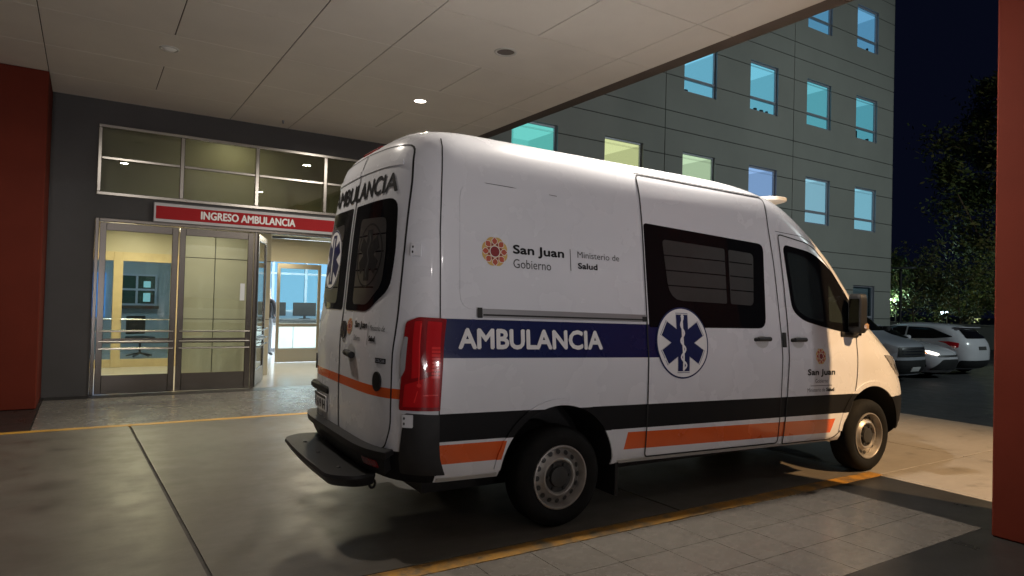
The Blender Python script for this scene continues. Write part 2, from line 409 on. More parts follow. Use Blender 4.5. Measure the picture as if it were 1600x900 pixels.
sp = empty('ceiling_speaker', (3.95, 6.46, ZC))
MB().lathe([(0.10, -0.001), (0.105, -0.012), (0.128, -0.010), (0.132, -0.001)], n=28).build('ring', m_ring, sp, True)
MB().lathe([(0.10, -0.003), (0.0005, -0.003)], n=28).build('grille', mat('speaker_grille', (0.12, 0.10, 0.09), 0.7), sp)
tag(sp, 'round dark ceiling speaker with pale rim above the van', 'speaker')
fd = MB(); fd.tube((2.62, 11.2, ZC), (2.62, 11.2, ZC - 0.05), 0.02, 0.012, 8); tag(fd.build('sprinkler_head', M['alum']), 'tiny sprinkler head hanging from the ceiling near the entrance wall', 'sprinkler')

# ================================================================== PILLARS AND WALLS
def pillar(x0, x1, y0, y1, label):
    m = MB().box(x0, x1, y0, y1, 0, ZC, 0.012)
    o = m.build('pillar', M['red']); return tag(o, label, 'pillar', 'brick red canopy pillars')
pillar(5.455, 6.33, -0.10, 2.155, 'tall brick red pillar at the right edge beside the van front')  # depth lengthened out of view to block the warm flood's spill
pillar(-2.2, -0.505, 10.62, YW + 0.25, 'wide brick red pillar at the left edge against the grey wall')

ew = MB()
ew.box(-0.503, 0.075, YW, YW + 0.25, 0, ZC + .01)
ew.box(4.70, 5.64, YW, YW + 0.25, 0, ZC + .01)
ew.box(0.075, 4.70, YW, YW + 0.25, 4.062, ZC + .01)
ew.box(0.075, 4.70, YW, YW + 0.25, 2.655, 2.992)
ew.box(5.40, 5.64, YW + 0.25, 14.65, 0, ZC + .01)
tag(ew.build('entrance_wall', M['greywall']), 'charcoal grey wall with the ambulance entrance doors and high windows', 'wall')
wl = MB().box(-9.3, -9.0, -9.3, 11.9, 0, ZC); wj = wl.build('bay_end_wall', M['facadegap'])
for k in range(8): MB().box(-9.0, -8.985, -9.0, 11.9, 0.02 + k * 0.55, 0.55 * (k + 1)).build('wall_panel', M['render'], wj)
tag(wj, 'beige panelled wall closing the bay to the left, out of view', 'wall')
# ---- transom windows above the doors
tw = empty('transom_window', (0, 0, 0))
fr = MB(); yb0, yb1 = YW - 0.02, YW + 0.07
X0, X1, Z0, Z1 = 0.078, 4.697, 2.995, 4.058
fr.box(X0, X1, yb0, yb1, Z0, Z0 + 0.05, .006); fr.box(X0, X1, yb0, yb1, Z1 - 0.05, Z1, .006)
fr.box(X0, X0 + 0.05, yb0 + .002, yb1, Z0 + .05, Z1 - .05, .006); fr.box(X1 - 0.05, X1, yb0 + .002, yb1, Z0 + .05, Z1 - .05, .006)
fr.build('frame', M['steel2'], tw)
mull = [1.215, 2.345, 3.49]
for x in mull: MB().box(x - .03, x + .03, yb0 - .004, yb1, Z0 + .05, Z1 - .05, .006).build('mullion', M['steel2'], tw)
ed = [X0 + .05] + mull + [X1 - .05]
for i in range(4):
    a = ed[i] + (.03 if i else 0); c = ed[i + 1] - (.03 if i < 3 else 0)
    MB().box(a, c, yb0 + .006, yb1 - .01, 3.535, 3.575, .005).build('rail', M['steel2'], tw)
    for (za, zb) in ((Z0 + .05, 3.535), (3.575, Z1 - .05)):
        MB().box(a, c, YW + .02, YW + .028, za, zb).build('pane', M['transomglass'], tw)
tag(tw, 'steel framed band of clerestory windows above the ambulance entrance doors', 'window')

# ---- sign
sg = MB(); sg.box(0.83, 3.98, YW - 0.065, YW, 2.648, 2.952, .01)
sign = sg.build('entrance_sign', M['signframe'])
MB().box(0.865, 3.945, YW - 0.071, YW - 0.064, 2.70, 2.90).build('red_face', M['signred'], sign)
for k, (dx, dz) in enumerate(((0, 0), (.006, 0), (-.006, 0), (0, .005), (0, -.005))):
    _o = flat_text('lettering', 'INGRESO AMBULANCIA', 1.505 + dx, 2.975 + dx, 2.742 + dz, 2.862 + dz, YW - 0.074 - k * .0004, M['signwhite'], None, 0.0)
    if k == 0: _base = _o
    else: _more = (_more if k > 1 else []) + [_o]
_bm = bmesh.new(); _bm.from_mesh(_base.data)
for _o in _more: _bm.from_mesh(_o.data); bpy.data.objects.remove(_o)
_bm.to_mesh(_base.data); _bm.free(); _base.parent = sign
tag(sign, 'red sign reading INGRESO AMBULANCIA in a grey frame above the doors', 'sign')

# ---- entrance doors
def door_leaf(name_label, loc, rz, w, h, m, glass, flip=1, bars=True, kick=0.29, stile=0.085, bottom_gap=0.012, midz=0.80):
    t = empty('glass_door', loc, rz)
    f = MB(); d0, d1 = -0.022, 0.022
    f.box(0, stile, d0, d1, bottom_gap, h, .005); f.box(w - stile, w, d0, d1, bottom_gap, h, .005)
    f.box(stile, w - stile, d0 + .002, d1 - .002, h - 0.115, h, .005); f.box(stile, w - stile, d0 + .002, d1 - .002, bottom_gap, kick, .005)
    f.box(stile, w - stile, d0 + .002, d1 - .002, midz - 0.03, midz + 0.045, .005)
    f.build('frame', m, t)
    MB().box(stile, w - stile, -.004, .004, kick, midz - 0.03).build('pane', glass, t)
    MB().box(stile, w - stile, -.004, .004, midz + 0.045, h - 0.115).build('pane', glass, t)
    if bars:
        for sd in (-1, 1):
            for z in (0.69, 0.80, 0.955):
                b = MB(); y = sd * 0.075
                b.tube((0.03, y, z), (w - 0.03, y, z), 0.0125, n=8)
                for x in (0.05, w - 0.05): b.tube((x, sd * .02, z), (x, y, z), 0.008, n=6)
                b.build('push_bar', M['steel2'], t, angle=40)
    return tag(t, name_label, 'door')
# fixed jambs
jm = MB()
jm.box(0.078, 0.128, YW - .03, YW + .08, 0, 2.65, .006); jm.box(0.128, 4.647, YW - .025, YW + .075, 2.60, 2.65, .006); jm.box(4.647, 4.697, YW - .03, YW + .08, 0, 2.65, .006)
jm.box(2.335, 2.385, YW - .03, YW + .08, 0, 2.60, .006)
tag(jm.build('door_frame', M['steel']), 'brushed steel frame around the ambulance entrance doors', 'door frame')
door_leaf('closed steel framed glass door nearest the left wall', (0.140, YW, 0), 0, 1.055, 2.585, M['steel'], M['glass'])
door_leaf('closed steel framed glass door left of the open doorway', (1.217, YW, 0), 0, 1.105, 2.585, M['steel'], M['glass'])
door_leaf('steel framed glass door swung open into the hall, seen nearly edge on', (2.40, YW + .03, 0), R(71), 1.08, 2.585, M['steel'], M['glass'])
door_leaf('steel framed glass door swung open behind the van', (4.64, YW + .03, 0), R(97), 1.08, 2.585, M['steel'], M['glass'])
nt_ = MB().box(2.135, 2.205, YW - 0.027, YW - 0.0245, 1.46, 1.74); tag(nt_.build('paper_notice', M['white']), 'small white paper notice taped to the second entrance door', 'notice')

# ================================================================== HALL BEHIND THE DOORS
hall = struct(MB().box(0.0, 9.9, YW + 0.03, 24, -0.03, 0.0).build('hall_floor', M['hallfloor']))
hc = MB().box(-1.9, 5.38, YW + 0.26, 15.82, 2.87, 2.95); tag(struct(hc.build('vestibule_ceiling', M['cream'])), 'cream ceiling of the entrance vestibule', 'ceiling')
# upper void behind the clerestory
uv = MB(); uv.box(-1.9, 5.38, 13.2, 13.3, 2.955, 4.6); uv.box(-1.9, 5.38, YW + .26, 13.2, 4.5, 4.6); uv.box(-2.0, -1.9, YW + .26, 13.2, 2.955, 4.6)
tag(uv.build('upper_hall_lining', M['cream']), 'cream wall lining behind the clerestory windows', 'wall')
# cream panelled wall right behind second door
pw = MB().box(1.46, 3.02, 13.52, 13.60, 0, 2.868).build('panelled_wall', M['creamjoint'])
for (a, c) in ((1.46, 2.005), (2.017, 2.62), (2.632, 3.02)):
    for (z0, z1) in ((0.0, 1.075), (1.087, 2.205), (2.217, 2.868)):
        MB().box(a + .002, c - .002, 13.500, 13.519, z0, z1, .003).build('wall_panel', M['cream'], pw)
tag(pw, 'cream panelled wall seen through the second entrance door', 'wall')
sidew = MB().box(-0.10, 0.0, YW + .26, 15.82, 0, 2.868).build('vestibule_side_wall', M['cream']); tag(sidew, 'cream side wall of the vestibule by the left door', 'wall')
# inner partition Y=15.85
ip = MB(); ip.box(0.0, 5.38, 15.83, 15.93, 2.36, 2.868); ip.box(2.55, 3.38, 15.83, 15.93, 0, 2.36); ip.box(5.0, 5.38, 15.83, 15.93, 0, 2.36); ip.box(3.38, 5.0, 15.80, 15.96, 2.33, 2.41)
tag(ip.build('inner_partition', M['cream']), 'cream partition wall above and beside the inner doors', 'wall')
wp = MB()
for (a, c) in ((0.0, 0.10), (0.45, 0.62), (1.50, 1.70)): wp.box(a, c, 15.80, 15.92, 0, 2.36, .006)
wp.box(0.10, 0.45, 15.81, 15.91, 2.18, 2.36); wp.box(0.62, 1.50, 15.81, 15.91, 2.18, 2.36)
wp.box(0.10, 0.45, 15.81, 15.91, 0.0, 0.16); wp.box(0.62, 1.50, 15.81, 15.91, 0, 0.16); wp.box(1.70, 2.55, 15.81, 15.91, 0, 2.36)
wo = wp.build('timber_door_set', M['wood'])
for (a, c) in ((0.10, 0.45), (0.62, 1.50)):
    MB().box(a, c, 15.845, 15.855, 0.16, 2.18).build('pane', M['glass'], wo)
    for z in (0.74, 0.98): MB().tube((a - .02, 15.76, z), (c + .02, 15.76, z), 0.014, n=8).build('push_bar', M['steel2'], wo)
tag(wo, 'pale timber inner doors with glass seen through the left entrance door', 'door')
door_leaf('pale steel framed inner glass door across the hall from the open doorway', (3.70, 15.88, 0), 0, 1.01, 2.30, mat('warm_steel', (0.50, 0.45, 0.36), 0.35, 0.9), M['glass'], bars=False, kick=0.32, stile=0.07, midz=0.86)
vl = MB().box(0.35, 0.80, 15.1, 15.25, 2.835, 2.868); vo = vl.build('fluorescent_lamp', emat('tube_lit', (1.0, 0.88, 0.62), 9.0)); tag(vo, 'lit fluorescent lamp on the vestibule ceiling behind the left door', 'lamp')
area_lamp('vestibule_lamp', (0.9, 14.4, 2.82), P_VEST, (1.0, 0.86, 0.58), 0.5, parent=None)
area_lamp('vestibule_lamp', (4.1, 14.0, 2.82), P_VEST, (1.0, 0.86, 0.58), 0.5, parent=None)
area_lamp('vestibule_lamp', (1.9, 12.5, 2.84), P_VEST * 0.38, (1.0, 0.92, 0.72), 0.4, parent=None)  # added lamp without a fixture, brightens the panelled wall
area_lamp('upper_hall_lamp', (2.2, 12.6, 4.45), P_VEST * 0.09, (1.0, 0.92, 0.62), 0.5, parent=None)
vent = MB().box(3.25, 4.25, 15.2, 15.5, 2.852, 2.868); vb = vent.build('ceiling_vent', M['alum'])
for k in range(5): MB().box(3.28, 4.22, 15.22 + k * .055, 15.25 + k * .055, 2.843, 2.851).build('slat', M['black'], vb)
tag(vb, 'slatted air vent in the vestibule ceiling', 'vent')
ex = MB().box(3.10, 3.36, 15.78, 15.80, 2.10, 2.24).build('exit_sign', emat('exit_green', (0.03, 0.75, 0.35), 1.2)); tag(ex, 'small green lit exit sign beside the inner door', 'sign')
# reception room beyond
rr = MB(); rr.box(0.0, 9.9, 23.9, 24, 0, 3.0); rr.box(9.8, 9.9, 15.93, 23.9, 0, 3.0); rr.box(2.42, 2.52, 15.93, 23.9, 0, 3.0)
tag(rr.build('reception_wall', M['bluewhite']), 'pale blue walls of the brightly lit reception room', 'wall')
tag(struct(MB().box(2.42, 9.9, 15.93, 24, 3.0, 3.08).build('reception_ceiling', M['white'])), 'white ceiling of the reception room', 'ceiling')
for k, x in enumerate((4.2, 6.6)):
    lp = MB().box(x, x + 1.2, 17.2, 18.4, 2.975, 2.995).build('light_panel', emat('panel_lit', (0.80, 0.92, 1.0), 5.0)); tag(lp, ('left' if k == 0 else 'right') + ' square lit ceiling panel in the reception room', 'lamp', 'reception ceiling panels')
    area_lamp('reception_lamp', (x + .6, 17.8, 2.96), P_RECEPT, (0.80, 0.92, 1.0), 1.0)
gp = empty('glass_partition', (0, 0, 0))
g = MB()
for x in (3.4, 4.42, 5.35, 6.4, 7.5): g.box(x, x + .07, 19.6, 19.68, 1.08, 2.9)
for z in (1.08, 2.15, 2.83): g.box(3.47, 7.5, 19.605, 19.675, z, z + .06)
g.build('frame', mat('blue_grey_frame', (0.25, 0.33, 0.40), 0.4), gp)
MB().box(3.45, 7.5, 19.63, 19.64, 1.14, 2.83).build('pane', glass_mat('partition_glass', (0.75, 0.9, 1.0), 0.03), gp)
tag(gp, 'blue grey framed glass partition above the reception counter', 'partition')
win = MB().box(3.2, 8.5, 23.86, 23.88, 1.0, 2.8).build('lit_back_window', emat('bright_blue_window', (0.50, 0.80, 1.0), 1.1)); tag(win, 'bright blue lit window on the far reception wall', 'window')
rc = MB().box(3.3, 8.0, 18.9, 19.58, 0.0, 0.86).build('reception_counter', M['alum'])
for k in range(6): MB().box(3.32 + k * .78, 3.32 + k * .78 + .765, 18.878, 18.898, 0.10, 0.80, .004).build('front_panel', M['white'], rc)
MB().box(3.28, 8.02, 18.80, 19.6, 0.862, 0.90, .006).build('counter_top', mat('dark_counter_top', (0.06, 0.06, 0.065), 0.3), rc)
tag(rc, 'white panelled reception counter with dark top', 'counter')
for k in range(3):
    mo = MB(); mo.box(4.1 + k * .85, 4.75 + k * .85, 19.25, 19.29, 0.98, 1.36, .008); mo.box(4.4 + k * .85, 4.46 + k * .85, 19.24, 19.30, .90, .98); mo.box(4.3 + k * .85, 4.56 + k * .85, 19.16, 19.36, .90, .915)
    tag(mo.build('computer_monitor', M['black']), ['left', 'middle', 'right'][k] + ' black computer monitor on the reception counter', 'monitor', 'monitors on the counter')
# office seen through the left door
of = MB(); of.box(-1.6, 2.42, 19.4, 19.5, 0, 2.9); of.box(-1.7, -1.6, 15.93, 19.4, 0, 2.9); of.box(-1.6, 2.42, 15.93, 19.4, 2.9, 2.98); of.box(-1.7, 0, 15.83, 15.93, 0, 2.9)
tag(of.build('office_wall', mat('blue_grey_wall', (0.40, 0.46, 0.52), 0.6)), 'blue grey walls of the office behind the timber inner doors', 'wall')
struct(MB().box(-1.7, 0.0, 15.83, 19.5, -0.03, 0).build('office_floor', M['hallfloor']))
ow = empty('office_window', (0, 0, 0))
g = MB()
for x in (0.62, 1.05, 1.48): g.box(x, x + .05, 19.33, 19.398, 1.20, 2.0)
for z in (1.20, 1.58, 1.95): g.box(0.67, 1.48, 19.335, 19.395, z, z + .05)
g.build('frame', mat('office_window_frame', (0.45, 0.50, 0.62), 0.4), ow)
MB().box(0.65, 1.5, 19.36, 19.37, 1.25, 1.95).build('pane', mat('dark_green_pane', (0.05, 0.09, 0.08), 0.1), ow)
MB().box(1.22, 1.38, 19.325, 19.332, 1.30, 1.52).build('notice', emat('lit_notice', (0.35, 0.75, 0.95), 0.8), ow)
MB().box(1.22, 1.38, 19.325, 19.332, 1.66, 1.82).build('notice', emat('lit_notice_b', (0.35, 0.75, 0.95), 0.8), ow)
MB().box(0.55, 1.58, 19.27, 19.40, 1.12, 1.195, .005).build('sill', mat('office_sill', (0.12, 0.08, 0.06), 0.5), ow)
tag(ow, 'small framed window with blue notices inside the office', 'window')
area_lamp('office_lamp', (0.6, 17.6, 2.88), P_VEST * 0.5, (0.70, 0.85, 1.0), 0.6)
bp_ = MB().box(0.12, 0.40, 19.30, 19.39, 0.9, 2.0).build('blue_lit_panel', emat('blue_panel', (0.10, 0.35, 1.0), 0.9)); tag(bp_, 'narrow blue lit panel at the left of the office', 'light panel')
ch = empty('office_chair', (1.1, 17.9, 0), 0.4)
c_ = MB(); c_.box(-.24, .24, -.24, .24, .44, .50, .02); c_.build('seat', M['black'], ch)
c_ = MB(); c_.box(-.22, .22, .20, .26, .55, .98, .02); c_.build('backrest', M['black'], ch)
c_ = MB(); c_.tube((0, 0, .12), (0, 0, .44), .025)
for k in range(5): c_.tube((0, 0, .12), (.28 * math.cos(k * 1.2566), .28 * math.sin(k * 1.2566), .05), .018)
c_.build('base', M['black'], ch); tag(ch, 'black office chair behind the timber inner doors', 'chair')

# ================================================================== VEHICLE SHELLS
def pchip(tab):
    xs = [a for a, b in tab]; ys = [b for a, b in tab]; n = len(xs)
    h = [xs[i + 1] - xs[i] for i in range(n - 1)]; d = [(ys[i + 1] - ys[i]) / h[i] for i in range(n - 1)]
    m = [0] * n; m[0] = d[0]; m[-1] = d[-1]
    for i in range(1, n - 1):
        if d[i - 1] * d[i] > 0:
            w1 = 2 * h[i] + h[i - 1]; w2 = h[i] + 2 * h[i - 1]; m[i] = (w1 + w2) / (w1 / d[i - 1] + w2 / d[i])
    def f(x):
        if x <= xs[0]: return ys[0]
        if x >= xs[-1]: return ys[-1]
        i = 0
        while x > xs[i + 1]: i += 1
        t = (x - xs[i]) / h[i]
        return ys[i] * (1 + 2 * t) * (1 - t) ** 2 + h[i] * m[i] * t * (1 - t) ** 2 + ys[i + 1] * t * t * (3 - 2 * t) + h[i] * m[i + 1] * t * t * (t - 1)
    return f

class Shell:
    """vehicle body as stacked plan outlines; x forward from the rear axle, z up, y left"""
    def __init__(s, W, Rr, F, LF, LR, br=5.6, bf=3.2, rake=0.0):
        s.W = pchip(W); s.R = pchip(Rr); s.F = pchip(F); s.LF = pchip(LF) if isinstance(LF, list) else (lambda z: LF)
        s.LR = pchip(LR) if isinstance(LR, list) else (lambda z: LR)
        s.br = br; s.bf = bf; s.rake = rake; s.z0 = W[0][0]; s.z1 = W[-1][0]
    def pt(s, u, z):
        """u 0..1 rear half-width to side, 1..2 along the side, 2..3 round the front to its centre; returns (x, |y|)"""
        W = s.W(z); LR = s.LR(z); r = s.R(z) + LR; fl = s.LF(z); f0 = s.F(z) - fl
        if u <= 1:
            th = math.pi / 2 * (1 - u); return (r - LR * math.sin(th), W * max(0, math.cos(th)) ** (2 / s.br))
        if u <= 2: return (r + (f0 - r) * (u - 1), W)
        th = math.pi / 2 * (u - 2); return (f0 + fl * math.sin(th), W * max(0, math.cos(th)) ** (2 / s.bf))
    def u_of_x(s, x, z):
        LR = s.LR(z); r = s.R(z) + LR; fl = s.LF(z); f0 = s.F(z) - fl
        if x < r: return 1 - math.asin(min(1, (r - x) / LR)) / (math.pi / 2)
        if x > f0: return 2 + math.asin(min(1, (x - f0) / fl)) / (math.pi / 2)
        return 1 + (x - r) / max(1e-6, (f0 - r))
    def u_rear(s, y, z): return 1 - math.acos(min(1, (abs(y) / s.W(z)) ** (s.br / 2))) / (math.pi / 2)
    def u_front(s, y, z): return 2 + math.acos(min(1, (abs(y) / s.W(z)) ** (s.bf / 2))) / (math.pi / 2)
    def P(s, u, z, side=-1, off=0.0):
        u = min(max(u, 0.0), 3.0)
        x, y = s.pt(u, z)
        if off:
            e = 0.004
            a = s.pt(max(0, u - e), z); c = s.pt(min(3, u + e), z); d0 = s.pt(u, z - e); d1 = s.pt(u, z + e)
            t1 = Vector((c[0] - a[0], c[1] - a[1], 0)); t2 = Vector((d1[0] - d0[0], d1[1] - d0[1], 2 * e))
            n = t2.cross(t1)
            if n.length < 1e-9: n = Vector((0, 1, 0))
            n.normalize()
            if u > 1 and n.y < 0: n = -n
            if u <= 1 and (n.x > 0.2 or (abs(n.x) <= 0.2 and n.y < 0)): n = -n
            x += n.x * off; y += n.y * off; z += n.z * off
        return Vector((x, side * y, z - s.rake * x))
    def side(s, sd=-1): return lambda a, b, off: s.P(s.u_of_x(a, b), b, sd, off)
    def rear(s): return lambda a, b, off: s.P(s.u_rear(a, b), b, 1 if a > 0 else -1, off)
    def front(s): return lambda a, b, off: s.P(s.u_front(a, b), b, 1 if a > 0 else -1, off)
    def uz(s, sd=-1): return lambda a, b, off: s.P(a, b, sd, off)
    def mesh(s, zs, nr=12, nm=30, nf=18):
        us = [i / nr for i in range(nr)] + [1 + i / nm for i in range(nm)] + [2 + i / nf for i in range(nf + 1)]
        ring = [(u, -1) for u in us] + [(u, 1) for u in reversed(us[1:-1])]
        n = len(ring); vs = []; fs = []
        for z in zs:
            for u, sd in ring: vs.append(s.P(u, z, sd))
        for j in range(len(zs) - 1):
            for i in range(n):
                k = (i + 1) % n; fs.append((j * n + i, j * n + k, (j + 1) * n + k, (j + 1) * n + i))
        fs.append(tuple(range(n))[::-1]); t = (len(zs) - 1) * n; fs.append(tuple(range(t, t + n)))
        return vs, fs

class Txt(tuple): pass
def conform(name, polys, mapf, m, off=0.004, res=0.06, thick=0.0, parent=None, smooth=True):
    """polys: list of (outline points | (verts, faces), material index): flat shapes laid on a curved surface"""
    bm = bmesh.new()
    for item in polys:
        shp, mi, dz = item if len(item) == 3 else (*item, 0.0)
        b2 = bmesh.new()
        if isinstance(shp, tuple) and len(shp) == 2 and isinstance(shp[1], list) and isinstance(shp[1][0], tuple) and isinstance(shp[1][0][0], int):
            vv = [b2.verts.new((a, c, 0)) for a, c in shp[0]]
            for f in shp[1]:
                try: b2.faces.new([vv[i] for i in f])
                except ValueError: pass
        else:
            vv = [b2.verts.new((a, c, 0)) for a, c in shp]
            for f in tessellate_polygon([[Vector((a, c, 0)) for a, c in shp]]):
                try: b2.faces.new([vv[i] for i in f])
                except ValueError: pass
        for ax in (() if (isinstance(shp, Txt)) else (0, 1)):
            lo = min(v.co[ax] for v in b2.verts); hi = max(v.co[ax] for v in b2.verts)
            k = math.floor(lo / res) + 1
            while k * res < hi:
                co = Vector((0, 0, 0)); co[ax] = k * res; no = Vector((0, 0, 0)); no[ax] = 1
                bmesh.ops.bisect_plane(b2, geom=b2.verts[:] + b2.edges[:] + b2.faces[:], plane_co=co, plane_no=no, dist=1e-6); k += 1
        bmesh.ops.remove_doubles(b2, verts=b2.verts[:], dist=1e-6)
        b2.verts.ensure_lookup_table()
        base = [(v.co.x, v.co.y) for v in b2.verts]
        top = [bm.verts.new(mapf(a, c, off + dz)) for a, c in base]
        low = {}
        for i, v in enumerate(b2.verts): v.index = i
        for f in b2.faces:
            try: nf = bm.faces.new([top[v.index] for v in f.verts]); nf.material_index = mi
            except ValueError: pass
        if thick:
            for e in b2.edges:
                if len(e.link_faces) == 1:
                    q = []
                    for v in e.verts:
                        if v.index not in low: low[v.index] = bm.verts.new(mapf(*base[v.index], off + dz - thick))
                        q.append(v.index)
                    try: nf = bm.faces.new([top[q[0]], top[q[1]], low[q[1]], low[q[0]]]); nf.material_index = mi
                    except ValueError: pass
        b2.free()
    bmesh.ops.recalc_face_normals(bm, faces=bm.faces[:])
    return bm_obj(name, bm, m, parent, smooth=smooth, angle=35 if thick else None)

def roundrect(x0, x1, z0, z1, r, n=5, radii=None):
    rs = radii or (r, r, r, r); pts = []
    for (cx, cz, a0, rr) in ((x1 - rs[0], z1 - rs[0], 0, rs[0]), (x0 + rs[1], z1 - rs[1], 90, rs[1]), (x0 + rs[2], z0 + rs[2], 180, rs[2]), (x1 - rs[3], z0 + rs[3], 270, rs[3])):
        for i in range(n + 1):
            t = R(a0 + 90 * i / n); pts.append((cx + rr * math.cos(t), cz + rr * math.sin(t)))
    return pts
def roundpoly(pts, r, n=4):
    """round the corners of a polygon; r a number or a list"""
    out = []; N = len(pts)
    for i in range(N):
        p = Vector(pts[i]); a = Vector(pts[i - 1]); c = Vector(pts[(i + 1) % N]); rr = r[i] if isinstance(r, list) else r
        rr = min(rr, (a - p).length * .45, (c - p).length * .45)
        if rr <= 1e-5: out.append(tuple(p)); continue
        p0 = p + (a - p).normalized() * rr; p1 = p + (c - p).normalized() * rr
        for k in range(n + 1):
            t = k / n; out.append(tuple(p0 * (1 - t) ** 2 + p * 2 * t * (1 - t) + p1 * t * t))
    return out
def ellipse(cx, cz, rx, rz, n=40): return [(cx + rx * math.cos(2 * math.pi * i / n), cz + rz * math.sin(2 * math.pi * i / n)) for i in range(n)]
def ribbon(path, w, closed=False):
    """polyline to quads of width w: (verts, faces)"""
    vs = []; fs = []; n = len(path)
    for i in range(n):
        a = Vector(path[i - 1] if (i or closed) else path[i]); c = Vector(path[(i + 1) % n] if (i < n - 1 or closed) else path[i])
        d = (c - a).normalized(); nn = Vector((-d.y, d.x)) * (w / 2); p = Vector(path[i]); vs += [tuple(p + nn), tuple(p - nn)]
    for i in range(n if closed else n - 1):
        j = (i + 1) % n; fs.append((2 * i, 2 * j, 2 * j + 1, 2 * i + 1))
    return vs, fs
def txt(string, x0, x1, z0, z1, bold=0.0):
    vs, fs, _ = text_polys(string, bold)
    return Txt(([(x0 + a * (x1 - x0), z0 + b * (z1 - z0)) for a, b in vs], fs))
def btxt(string, x0, x1, z0, z1, idx, bold=0.0):
    d = bold * (z1 - z0) * 1.3; out = [(txt(string, x0 + d, x1 - d, z0 + d, z1 - d), idx, 0.0)]
    if bold:
        for k, (sx, sz) in enumerate(((d, 0), (-d, 0), (0, d), (0, -d), (d * .7, d * .7), (-d * .7, -d * .7))):
            out.append((Txt(([(a + sx, b + sz) for a, b in out[0][0][0]], out[0][0][1])), idx, 0.00025 * (k + 1)))
    return out
def flipx(shape, c):   # mirror about x=c so that writing reads correctly on the far side
    return Txt(([(2 * c - a, b) for a, b in shape[0]], shape[1]))
def star_of_life(cx, cz, r):
    L, w = 0.84 * r, 0.235 * r; pts = []
    for k in range(6):
        t = math.pi / 2 + k * math.pi / 3
        d = (math.cos(t), math.sin(t)); n = (-d[1], d[0])
        pts.append((cx + d[0] * L - n[0] * w, cz + d[1] * L - n[1] * w)); pts.append((cx + d[0] * L + n[0] * w, cz + d[1] * L + n[1] * w))
        t2 = t + math.pi / 6; pts.append((cx + 2 * w * math.cos(t2), cz + 2 * w * math.sin(t2)))
    return pts

def cut_arches(o, cyl, inner, zmat=1):
    """boolean the wheel wells out of a closed shell; cyl: list of (x, z, r)"""
    cs = []; par = o.parent; o.parent = None
    for (x, z, r) in cyl:
        for sd in (-1, 1):
            m = MB(); m.tube((x, sd * inner, z), (x, sd * 1.35, z), r, n=56)
            c = m.build('cutter', [o.data.materials[0], o.data.materials[1]]); 
            for p in c.data.polygons: p.material_index = zmat
            cs.append(c)
            md = o.modifiers.new('b', 'BOOLEAN'); md.operation = 'DIFFERENCE'; md.object = c; md.solver = 'FAST'
    dg = bpy.context.evaluated_depsgraph_get(); dg.update()
    me = bpy.data.meshes.new_from_object(o.evaluated_get(dg)); o.modifiers.clear(); old = o.data; o.data = me
    for p in me.polygons: p.use_smooth = True
    me.set_sharp_from_angle(angle=R(32))
    for c in cs: bpy.data.objects.remove(c)
    o.parent = par

# ---- shared vehicle materials
M['plastic'] = mat('black_bumper_plastic', (0.016, 0.016, 0.017), 0.5, spec=0.3, bump=0.08, bscale=300, var=0.15, scale=14)
M['rubber'] = mat('tyre_rubber', (0.010, 0.010, 0.010), 0.8, spec=0.15, var=0.25, scale=10, bump=0.1, bscale=60)
M['rimgrey'] = mat('steel_wheel_silver', (0.36, 0.34, 0.32), 0.42, 0.6, var=0.12, scale=12)
M['rimdark'] = mat('wheel_hub_dark', (0.03, 0.03, 0.03), 0.5)
M['seal'] = mat('door_seal_black', (0.008, 0.008, 0.008), 0.7)
M['vglass'] = mat('tinted_black_glass', (0.006, 0.006, 0.007), 0.05, spec=0.15)
M['vglass2'] = mat('frosted_film', (0.040, 0.039, 0.038), 0.28, spec=0.35, var=0.15, scale=4)
M['cabglass'] = mat('cab_side_glass', (0.020, 0.026, 0.026), 0.04, spec=0.6)
M['redlens'] = mat('red_lamp_lens', (0.50, 0.010, 0.014), 0.14, coat=0.8)
M['redlens2'] = mat('deep_red_lamp_lens', (0.24, 0.006, 0.009), 0.18, coat=0.6)
M['redbright'] = mat('red_reflector', (0.75, 0.03, 0.03), 0.18, coat=0.6)
M['clearlens'] = mat('grey_clear_lens', (0.30, 0.30, 0.32), 0.15, coat=0.5)
M['chrome'] = mat('chrome', (0.75, 0.75, 0.76), 0.12, 1.0)
M['navy'] = mat('decal_navy', (0.004, 0.010, 0.070), 0.4, spec=0.3)
M['dwhite'] = mat('decal_white', (0.72, 0.71, 0.71), 0.4)
M['dblack'] = mat('decal_black', (0.010, 0.010, 0.011), 0.5, spec=0.15)
M['dgrey'] = mat('decal_grey', (0.06, 0.06, 0.06), 0.5, spec=0.15)
M['dsilver'] = mat('decal_silver_outline', (0.30, 0.31, 0.36), 0.4)
M['dgold'] = mat('decal_gold', (0.55, 0.36, 0.10), 0.45)
M['dbrick'] = mat('decal_brick', (0.42, 0.075, 0.035), 0.45)
M['dwine'] = mat('decal_wine', (0.20, 0.012, 0.015), 0.45)

